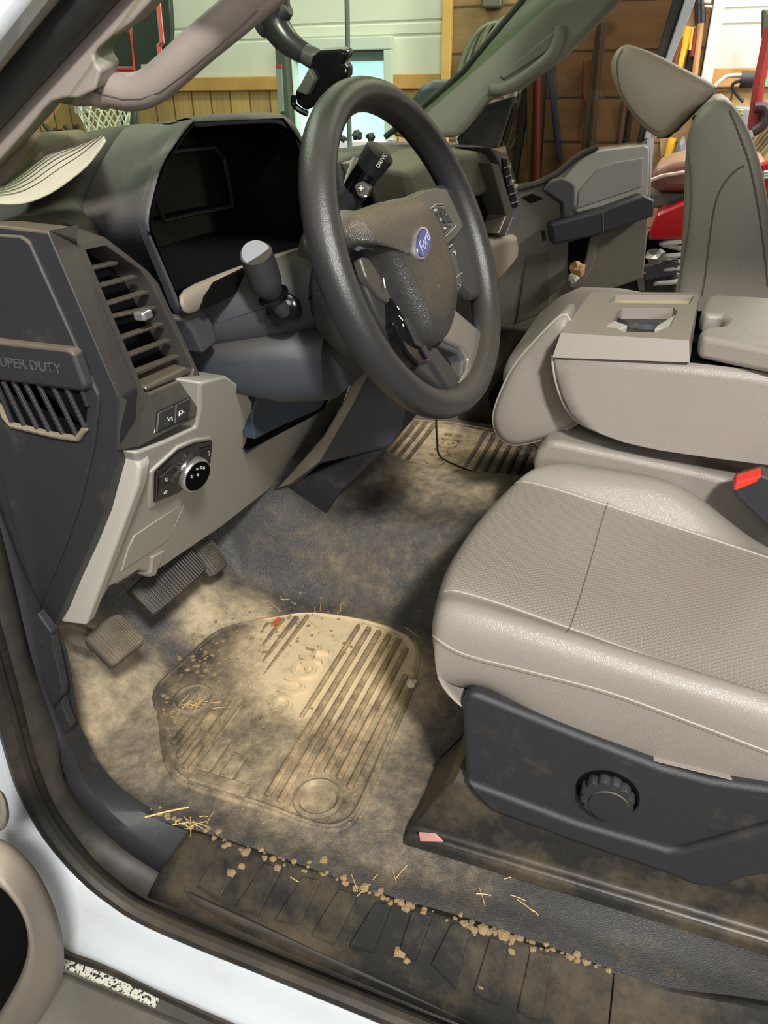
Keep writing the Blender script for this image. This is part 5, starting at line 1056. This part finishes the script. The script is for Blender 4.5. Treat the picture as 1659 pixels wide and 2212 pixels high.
for k in range(70):
    crumb(rd.gauss(640, 110), rd.gauss(1350, 35), rd.uniform(0.002, 0.005), 'dried mud crumb on the floor in front of the hump', 'mud crumbs below the hump')
for k in range(45):
    crumb(rd.gauss(440, 32), rd.gauss(1425, 28), rd.uniform(0.002, 0.0065), 'dried mud flake beside the brake side of the mat', 'mud flakes left of the mat')
for k in range(28):
    crumb(rd.gauss(375, 22), rd.gauss(1555, 22), rd.uniform(0.002, 0.006), 'dried mud flake below the strap hole of the mat', 'mud flakes near the mat hole')
for k in range(40):
    crumb(rd.uniform(470, 830), rd.uniform(1500, 1780), rd.uniform(0.0015, 0.004), 'small mud crumb lying on the ribbed mat', 'mud crumbs on the ribbed mat')
for x, y, s in ((500, 1887, 0.010), (522, 1872, 0.007), (863, 2058, 0.011), (878, 2075, 0.006), (1045, 2008, 0.010), (1072, 2012, 0.009), (700, 1860, 0.007), (1090, 2022, 0.011), (1120, 2030, 0.008), (1106, 2056, 0.006), (1265, 2078, 0.008), (1040, 2130, 0.006)):
    crumb(x, y, s, 'large flat mud flake on or beside the sill plate', 'large mud flakes on the sill')
def straw(px, py, ang, ln, r, label, group):
    h_ = drop(px, py)
    if not h_: return
    n = h_[1] if h_[1].z > 0 else -h_[1]; d = V((math.cos(ang), math.sin(ang), 0)); d = (d - n * d.dot(n)).normalized()
    a = h_[0] + n * (r + 0.0008)
    o = MB().tube([a - d * ln / 2, a + n * 0.001, a + d * ln / 2], r, 6).build('straw_piece', m_straw); tag(o, label, 'straw', group)
h_ = drop(361, 1760); straw(361, 1757, -0.75, 0.062, 0.0013, 'long pale straw lying at the sill corner', None)
for k in range(22): straw(rd.gauss(400, 30), rd.gauss(1782, 8), rd.uniform(0, 3.1), rd.uniform(0.008, 0.03), 0.0006, 'short straw piece in the clump at the sill corner', 'straw clump at the sill corner')
for k in range(22): straw(rd.gauss(418, 16), rd.gauss(1520, 7), rd.uniform(0, 3.1), rd.uniform(0.012, 0.034), 0.0006, 'straw piece caught in the round mat hole', 'straw in the mat hole')
for k in range(26): straw(rd.gauss(600, 60), rd.gauss(1320, 25), rd.uniform(0, 3.1), rd.uniform(0.01, 0.035), 0.0006, 'straw piece on the floor below the hump', 'straw below the hump')
for k in range(12): straw(rd.gauss(850, 30), rd.gauss(1405, 18), rd.uniform(0, 3.1), rd.uniform(0.015, 0.04), 0.0007, 'thin straw piece in front of the driver seat', 'straw in front of the seat')
for k in range(14): straw(rd.uniform(600, 1250), rd.uniform(1880, 2000), rd.uniform(0, 3.1), rd.uniform(0.01, 0.03), 0.0006, 'thin straw piece beside the sill plate', 'straw beside the sill')
h_ = drop(888, 1482); tag(crumple(h_[0] + V((0, 0, 0.006)), 0.011, 'paper_scrap', mat('white scrap', (226, 216, 192), 0.8), None, 8) if False else crumple(h_[0] + V((0, 0, 0.005)), 0.010, 'paper_scrap', mat('white scrap', (226, 216, 192), 0.8), None, 8), 'crumpled white paper scrap before the driver seat', 'paper')
h_ = drop(598, 1346); tag(MB().prism([h_[0] + V((dx, dy, 0.003)) for dx, dy in ((-0.012, -0.004), (0.010, -0.006), (0.013, 0.003), (-0.006, 0.006))], (0, 0, 0.002)).build('leaf_scrap', mat('rust orange leaf', (186, 104, 54), 0.8)), 'rust orange leaf scrap on the muddy floor', 'leaf')
# ------------------------------------------------------------------ garage: hoop, tools, hose, snowmobile
hx = 3.3
hp_ = thing('basketball_hoop', (hx, 2.46, GZ), 'basketball hoop with dark backboard, red lines and white net', 'basketball hoop')
MB().prism(PXs([(120, -60), (362, -60), (370, 60), (365, 160), (340, 170), (120, 170)], hx), (0.03, 0, 0)).build('backboard', mat('dark backboard', (62, 72, 64), 0.25), hp_, bevel=0.005)
m_rl = mat('red board line', (206, 66, 56), 0.5); m_wl = mat('white board line', (220, 200, 190), 0.5)
for l in ([(222, 66), (282, 64), (290, 150), (200, 150)], [(330, 2), (342, 10), (350, 92), (343, 100), (348, 130), (346, 160), (285, 165)], [(205, 110), (215, 130), (225, 150)]):
    MB().tube(PXs(l, hx - 0.004), 0.013, 4).build('board_line', m_wl, hp_); MB().tube(PXs(l, hx - 0.010), 0.009, 4).build('board_line', m_rl, hp_)
MB().prism(PXs([(304, 139), (332, 138), (333, 148), (305, 149)], hx - 0.01), (0.01, 0, 0)).build('maker_plate', mat('pale plate', (190, 200, 184), 0.5), hp_)
hq = PX(222, 222, hx - 0.25)
MB().tube([hq + V((0.115 * math.cos(k * 0.3142), 0.115 * math.sin(k * 0.3142), 0)) for k in range(20)], 0.009, 8, closed=True).build('rim', m_rl, hp_)
m_net = mat('white net cord', (210, 212, 192), 0.8); nb = MB()
for k in range(12):
    for sgn in (1, -1):
        nb.tube([hq + V(((0.115 - 0.045 * t_) * math.cos(0.5236 * k + sgn * t_ * 1.05), (0.115 - 0.045 * t_) * math.sin(0.5236 * k + sgn * t_ * 1.05), -0.16 * t_)) for t_ in (0, 0.25, 0.5, 0.75, 1)], 0.004, 5)
nb.build('net', m_net, hp_)
MB().tube([PX(274, 232, hx + 0.1), V((PX(289, 300, hx + 0.1).x, PX(289, 300, hx + 0.1).y, GZ))], 0.035, 10).build('pole', mat('green black pole', (40, 52, 50), 0.4), hp_)
for a, c in (((228, 268), (234, 310)), ((256, 236), (264, 300)), ((298, 236), (302, 290))): MB().tube(PXs([a, c], hx + 0.05), 0.009, 6).build('brace', m_steel, hp_)
tag(MB().prism(PXs([(157, 216), (190, 218), (192, 244), (162, 245)], 3.2), (0.01, 0, 0)).build('notice_card', mat('white notice card', (196, 206, 196), 0.6)), 'white printed card hanging left of the net', 'card')
mw = thing('tool_bench', PX(110, 320, 3.9), 'dark bench with bent metal handles by the far wall', 'bench')
MB().box((PX(110, 320, 4.1).x, PX(125, 320, 4.1).y, (GZ + 0.6) / 2), (0.4, 0.8, 0.6 - GZ)).build('cabinet', m_dash, mw)
MB().prism(PXs([(75, 310), (85, 302), (170, 305), (182, 312), (180, 345), (80, 345)], 3.9), (0.4, 0, 0)).build('deck', mat('mower green black', (46, 60, 54), 0.4), mw, bevel=0.02)
for l in ([(95, 268), (112, 290), (124, 306)], [(140, 272), (160, 296), (174, 310)], [(158, 296), (164, 275), (170, 273)], [(116, 300), (120, 280), (130, 280), (130, 300)]): MB().tube(PXs(l, 4.0), 0.014, 8).build('handle', mat('mower handle', (64, 62, 48), 0.5), mw)
MB().prism(PXs([(105, 290), (130, 288), (138, 304), (100, 304)], 3.95), (0.2, 0, 0)).build('engine', m_dash, mw, bevel=0.02)
lv = thing('gate_post', PX(615, 400, 3.3), 'tall grey post with red band and reflector by the window', 'post')
MB().prism(PXs([(592, 80), (612, 80), (660, 700), (644, 700)], 3.3), (0.03, 0, 0)).build('post', mat('post grey', (84, 94, 88), 0.5), lv)
MB().prism(PXs([(595, 142), (607, 142), (612, 240), (602, 242)], 3.29), (0.01, 0, 0)).build('reflector', mat('post reflector', (150, 158, 150), 0.4), lv)
MB().prism(PXs([(595, 139), (607, 139), (608, 146), (596, 146)], 3.285), (0.01, 0, 0)).build('red_band', m_rl, lv)
MB().prism(PXs([(608, 100), (616, 100), (628, 300), (616, 300)], 3.34), (0.05, 0, 0)).build('post_edge', mat('post edge', (70, 76, 70), 0.5), lv)
tag(MB().tube(PXs([(749, -40), (751, 100), (752, 160), (755, 300), (757, 330)], 3.4), 0.011, 8).build('hanging_rod', mat('grey rod', (96, 108, 106), 0.5)), 'thin grey rod standing before the bright window', 'rod')
# small objects on the window ledge
for k, (x, y, s) in enumerate(((640, 288, 0.05), (772, 288, 0.06), (800, 292, 0.05), (742, 296, 0.04))):
    tag(crumple(PX(x, y + 4, 2.0), s * 0.24, 'dash_clutter', m_black, None, 20 + k), ('small dark lump behind the hood of the instruments', 'dark lump right of the grey rod on the dash', 'rounded dark lump nearest the far pillar on the dash', 'small dark lump left of the rod on the dash')[k], 'clutter')
# hose coil
hz = thing('hose_coil', PX(1080, 90, 4.38), 'grey coiled hose hanging on the brown board wall', 'hose')
m_hose = mat('grey hose', (112, 114, 98), 0.4); hc0 = PX(1066, 8, 4.41)
for k, (w_, d_) in enumerate(((0.18, 0.62), (0.15, 0.50), (0.12, 0.66), (0.20, 0.72), (0.08, 0.46))):
    MB().tube([hc0 + V((-0.006 * k, -0.02 + w_ * math.cos(a), -0.08 - d_ / 2 + d_ / 2 * math.sin(a))) for a in (2 * math.pi * i / 40 for i in range(40))], 0.0115, 8, closed=True).build('loop', m_hose, hz)
MB().box(hc0 + V((-0.02, 0, 0.02)), (0.06, 0.1, 0.08)).build('bracket', m_steel, hz, bevel=0.01)
# long handled tools
TL = [('rake', (1147, 140), (1112, 372), 0.022, (44, 50, 40), 'dark green handled rake, first left in the door window'), ('broom', (1146, 170), (1148, 390), 0.020, (118, 92, 44), 'yellowish broom handle behind the passenger door window'),
      ('hoe', (1170, 148), (1156, 400), 0.030, (52, 50, 52), 'dark grey hoe handle left of the blue scoop'), ('shovel', (1163, 160), (1160, 390), 0.014, (132, 60, 48), 'red handled shovel beside the dark grey hoe'),
      ('scraper', (1302, 40), (1282, 200), 0.026, (104, 96, 84), 'tall pale grey scraper handle in the middle of the door window'), ('shovel', (1300, 50), (1276, 330), 0.016, (86, 74, 60), 'brown handled shovel behind the tall grey scraper'),
      ('fork', (1350, 215), (1338, 312), 0.014, (122, 96, 84), 'thin fork handle left of the tilted headrest'), ('rake', (1366, 220), (1352, 310), 0.013, (62, 60, 46), 'thin dark rake handle just left of the headrest')]
for ti, (nm, a, c, r, cc, lb) in enumerate(TL):
    tx = 4.38 - 0.045 * ti if ti < 6 else 4.405
    t = thing(nm, PX(c[0], c[1], 4.36), lb, nm)
    a3, c3 = PX(a[0], a[1], tx), PX(c[0], c[1], tx); e = a3 + (c3 - a3) * ((a3.z - GZ - 0.3) / (a3.z - c3.z) if ti < 6 else 1.3)
    MB().tube([a3, e], r, 8).build('handle', mat('tool %d %d %d' % cc, cc, 0.5), t); u = (PX(c[0], c[1], 4.36) - PX(a[0], a[1], 4.36)).normalized()
    MB().prism([e + V((-0.005, -0.03, -0.02)), e + V((-0.005, 0.03, -0.02)), e + V((-0.005, 0.04, -0.22)), e + V((-0.005, 0, -0.28)), e + V((-0.005, -0.04, -0.22))], (0.01, 0, 0)).build('head', m_steel, t, bevel=0.004)
t = thing('snow_scoop', PX(1195, 350, 4.41), 'blue grey snow scoop hanging behind the passenger door window', 'scoop')
MB().prism(PXs([(1178, 140), (1198, 140), (1206, 260), (1214, 346), (1203, 348), (1196, 270)], 4.395), (0.03, 0, 0)).build('blade', mat('blue grey scoop', (58, 72, 96), 0.45), t, bevel=0.005)
t = thing('canoe_paddle', PX(1275, 250, 4.36), 'brown paddle blade hanging left of the grey scraper', 'paddle')
MB().prism(PXs([(1260, 130), (1285, 125), (1290, 200), (1278, 260), (1266, 250), (1258, 200)], 4.37), (0.03, 0, 0)).build('blade', mat('paddle brown', (120, 76, 38), 0.5), t, bevel=0.005)
t = thing('spade', PX(1275, 320, 4.33), 'black bladed spade below the grey scraper', 'spade')
MB().prism(PXs([(1270, 262), (1286, 262), (1288, 300), (1280, 330), (1264, 322), (1266, 300)], 4.32), (0.02, 0, 0)).build('blade', m_black, t, bevel=0.005)
RT = [('pry_bar', [(1492, 58), (1462, 150)], 0.024, (236, 186, 54), 'thick yellow bar behind the tilted headrest'), ('level', [(1499, 58), (1492, 108)], 0.010, (240, 200, 70), 'narrow yellow level beside the thick yellow bar'),
      ('sledge', [(1495, 108), (1487, 158)], 0.015, (36, 36, 40), 'black sledge handle below the narrow yellow level'), ('mop', [(1514, 50), (1500, 168)], 0.014, (190, 146, 92), 'tan wooden handle left of the white corner trim'),
      ('cue_stick', [(1508, -20), (1509, 52)], 0.016, (32, 32, 34), 'black grip at the top above the red handle'), ('axe', [(1502, 60), (1494, 122)], 0.012, (120, 44, 40), 'dark red handle behind the yellow level'),
      ('cultivator', [(1515, -20), (1517, 52)], 0.016, (40, 38, 38), 'black grip right of the other black grip'), ('weeder', [(1466, 80), (1456, 142)], 0.02, (110, 52, 34), 'brown red shovel handle right of the white door frame'),
      ('hammer', [(1474, 104), (1466, 165)], 0.012, (196, 146, 84), 'light wooden hammer handle left of the yellow bar')]
for ti, (nm, l, r, cc, lb) in enumerate(RT):
    tag(MB().tube(PXs(l, 4.40 - 0.02 * (ti % 2)), r, 8).build(nm, mat('tool %d %d %d' % cc, cc, 0.45)), lb, nm.replace('_', ' '))
tag(MB().tube(PXs([(1452, 298), (1443, 340)], 4.38), 0.021, 10).build('yellow_grip', mat('yellow grip', (246, 190, 60), 0.45)), 'bright yellow rounded grip below the headrest', 'grip')
tag(MB().prism(PXs([(1425, 302), (1440, 300), (1440, 330), (1428, 340)], 4.38), (0.04, 0, 0)).build('wood_stake', mat('pale stake', (150, 130, 96), 0.7)), 'short pale wooden stake beside the yellow grip', 'stake')
tag(MB().prism(PXs([(1456, 330), (1462, 312), (1476, 300), (1482, 345), (1452, 345)], 4.1), (0.33, 0, 0)).build('storage_tote', mat('grey tote', (118, 118, 122), 0.5), bevel=0.02), 'grey plastic tote beside the passenger seat back', 'tote')
tag(MB().prism(PXs([(1520, -10), (1537, -10), (1536, 6), (1520, 7)], 4.3), (0.06, 0, 0)).build('outlet_box', mat('outlet white', (224, 216, 200), 0.5), bevel=0.005), 'white outlet box at the top of the corner trim', 'outlet')
tag(MB().prism(PXs([(1522, 10), (1540, 11), (1538, 17), (1521, 15)], 4.3), (0.05, 0, 0)).build('switch_plate', mat('outlet white', (224, 216, 200), 0.5), bevel=0.004), 'white switch plate just below the outlet box', 'switch')
jk = thing('red_pole', PX(1628, 300, 3.6), 'red steel pole leaning behind the passenger seat', 'pole')
MB().tube(PXs([(1664, 60), (1640, 180), (1626, 280)], 3.6), 0.022, 10).build('shaft', mat('red steel', (150, 54, 48), 0.4), jk)
MB().tube(spline(PXs([(1630, 232), (1648, 232), (1656, 245), (1648, 268), (1634, 280), (1626, 284)], 3.58), 4), 0.020, 10).build('handle', mat('maroon grip', (64, 46, 50), 0.5), jk)
tag(MB().prism(PXs([(1646, 20), (1659, 20), (1690, 90), (1650, 88), (1645, 82)], 3.9), (0.05, 0, 0)).build('ski_tip', mat('olive ski', (62, 66, 40), 0.5), bevel=0.01), 'olive green ski tip at the upper right edge', 'ski')
lt = thing('work_light', PX(1622, 172, 4.2), 'black tube work light on the pine cap rail', 'work light')
MB().tube(PXs([(1600, 172), (1650, 172)], 4.2), 0.035, 12).build('housing', m_black, lt)
MB().tube(spline(PXs([(1540, 190), (1560, 172), (1575, 164), (1605, 163)], 4.2), 6), 0.009, 8).build('white_cord', mat('white cord', (220, 210, 196), 0.5), lt)
MB().tube(spline(PXs([(1612, 172), (1588, 178), (1582, 190), (1598, 212), (1606, 220)], 4.2), 6), 0.007, 8).build('black_cord', m_black, lt)
tag(MB().box(PX(1655, 178, 4.2), (0.03, 0.03, 0.03)).build('charger_light', mat('green charger light', (70, 220, 130), 0.5, emit=((60, 230, 130), 0.8))), 'small glowing green charger light at the right edge', 'charger')
eb = thing('breaker_box', PX(1606, 262, 4.3), 'grey metal breaker box with small square emblem', 'breaker box')
MB().prism(PXs([(1586, 230), (1622, 232), (1640, 300), (1600, 300)], 4.3), (0.2, 0, 0)).build('case', mat('breaker grey', (142, 148, 148), 0.5), eb, bevel=0.01)
MB().tube(PXs([(1597, 238), (1606, 239), (1605, 247), (1596, 246)], 4.295), 0.005, 4, closed=True).build('emblem', mat('emblem yellow', (196, 190, 140), 0.5), eb)
MB().box(PX(1601, 243, 4.292), (0.008, 0.008, 0.010)).build('emblem_square', MATS['emblem yellow'], eb)
for k in range(5):
    tag(MB().prism(PXs([(1618 + k * 6, 318 + k * 4), (1662 + k * 6, 262 + k * 5), (1668 + k * 6, 266 + k * 5), (1624 + k * 6, 326 + k * 4)], 3.7 - 0.05 * k), (0.05, 0, 0)).build('lumber_board', mat('weathered board %d' % (k % 2), ((150, 132, 92), (120, 104, 72))[k % 2], 0.8, var=0.15), bevel=0.003), 'weathered board in the leaning lumber pile, ' + ('frontmost at left', 'second from the left', 'middle one', 'fourth from the left', 'last at the right edge')[k], 'board', 'leaning boards behind the passenger seat')
sn = thing('snowmobile', (3.0, -0.15, GZ), 'red snowmobile with brown cover parked beyond the passenger door', 'snowmobile')
m_snred = mat('snowmobile red', (178, 20, 28), 0.25, coat=0.4)
MB().prism(PXs([(1404, 378), (1420, 360), (1450, 348), (1480, 342), (1659, 345), (1659, 420), (1404, 412)], 2.95), (0.35, 0, 0)).build('hood', mat('dusty maroon hood', (118, 72, 66), 0.4, dust=((170, 150, 120), 0.4, 5, 0.5)), sn, bevel=0.03, seg=3)
MB().tube(PXs([(1404, 390), (1430, 380), (1480, 372)], 2.94), 0.006, 6).build('hood_line', mat('pale line', (200, 180, 170), 0.5), sn)
MB().prism(PXs([(1400, 415), (1480, 415), (1480, 450), (1400, 450)], 3.05), (0.2, 0, 0)).build('windshield', mat('grey plastic cowl', (98, 96, 88), 0.4), sn, bevel=0.01)
MB().prism(PXs([(1400, 520), (1406, 490), (1416, 462), (1480, 434), (1500, 434), (1500, 518)], 2.92), (0.3, 0, 0)).build('cowl', m_snred, sn, bevel=0.012)
MB().prism(PXs([(1395, 518), (1500, 516), (1490, 600), (1392, 600)], 3.1), (0.2, 0, 0)).build('belly_pan', m_void, sn)
sp_ = PX(1452, 565, 2.95); MB().tube([sp_ + V((0.02 * math.cos(a), 0.045 * math.sin(a), -0.09 + 0.18 * a / 25)) for a in (0.5 * k for k in range(51))], 0.009, 6).build('coil_spring', mat('spring white', (190, 188, 182), 0.4), sn)
MB().prism(PXs([(1388, 588), (1460, 575), (1462, 640), (1390, 640)], 2.95), (0.3, 0, 0)).build('track', m_rubber, sn, bevel=0.01)
for k in range(6): MB().box(PX(1396 + 12 * k, 588 - 2 * k, 2.94), (0.03, 0.025, 0.05)).build('track_lug', m_dash, sn, bevel=0.004)
crumple(PX(1415, 555, 2.9), 0.035, 'linkage', m_steel, sn, 31)
MB().prism(PXs([(1640, 355), (1700, 340), (1700, 450), (1655, 445)], 2.85), (0.05, 0, 0)).build('side_panel', m_snred, sn, bevel=0.01)
for k in range(3): MB().tube(PXs([(1650, 372 + 6 * k), (1690, 368 + 6 * k)], 2.845), 0.004, 4).build('stripe', m_mark, sn)
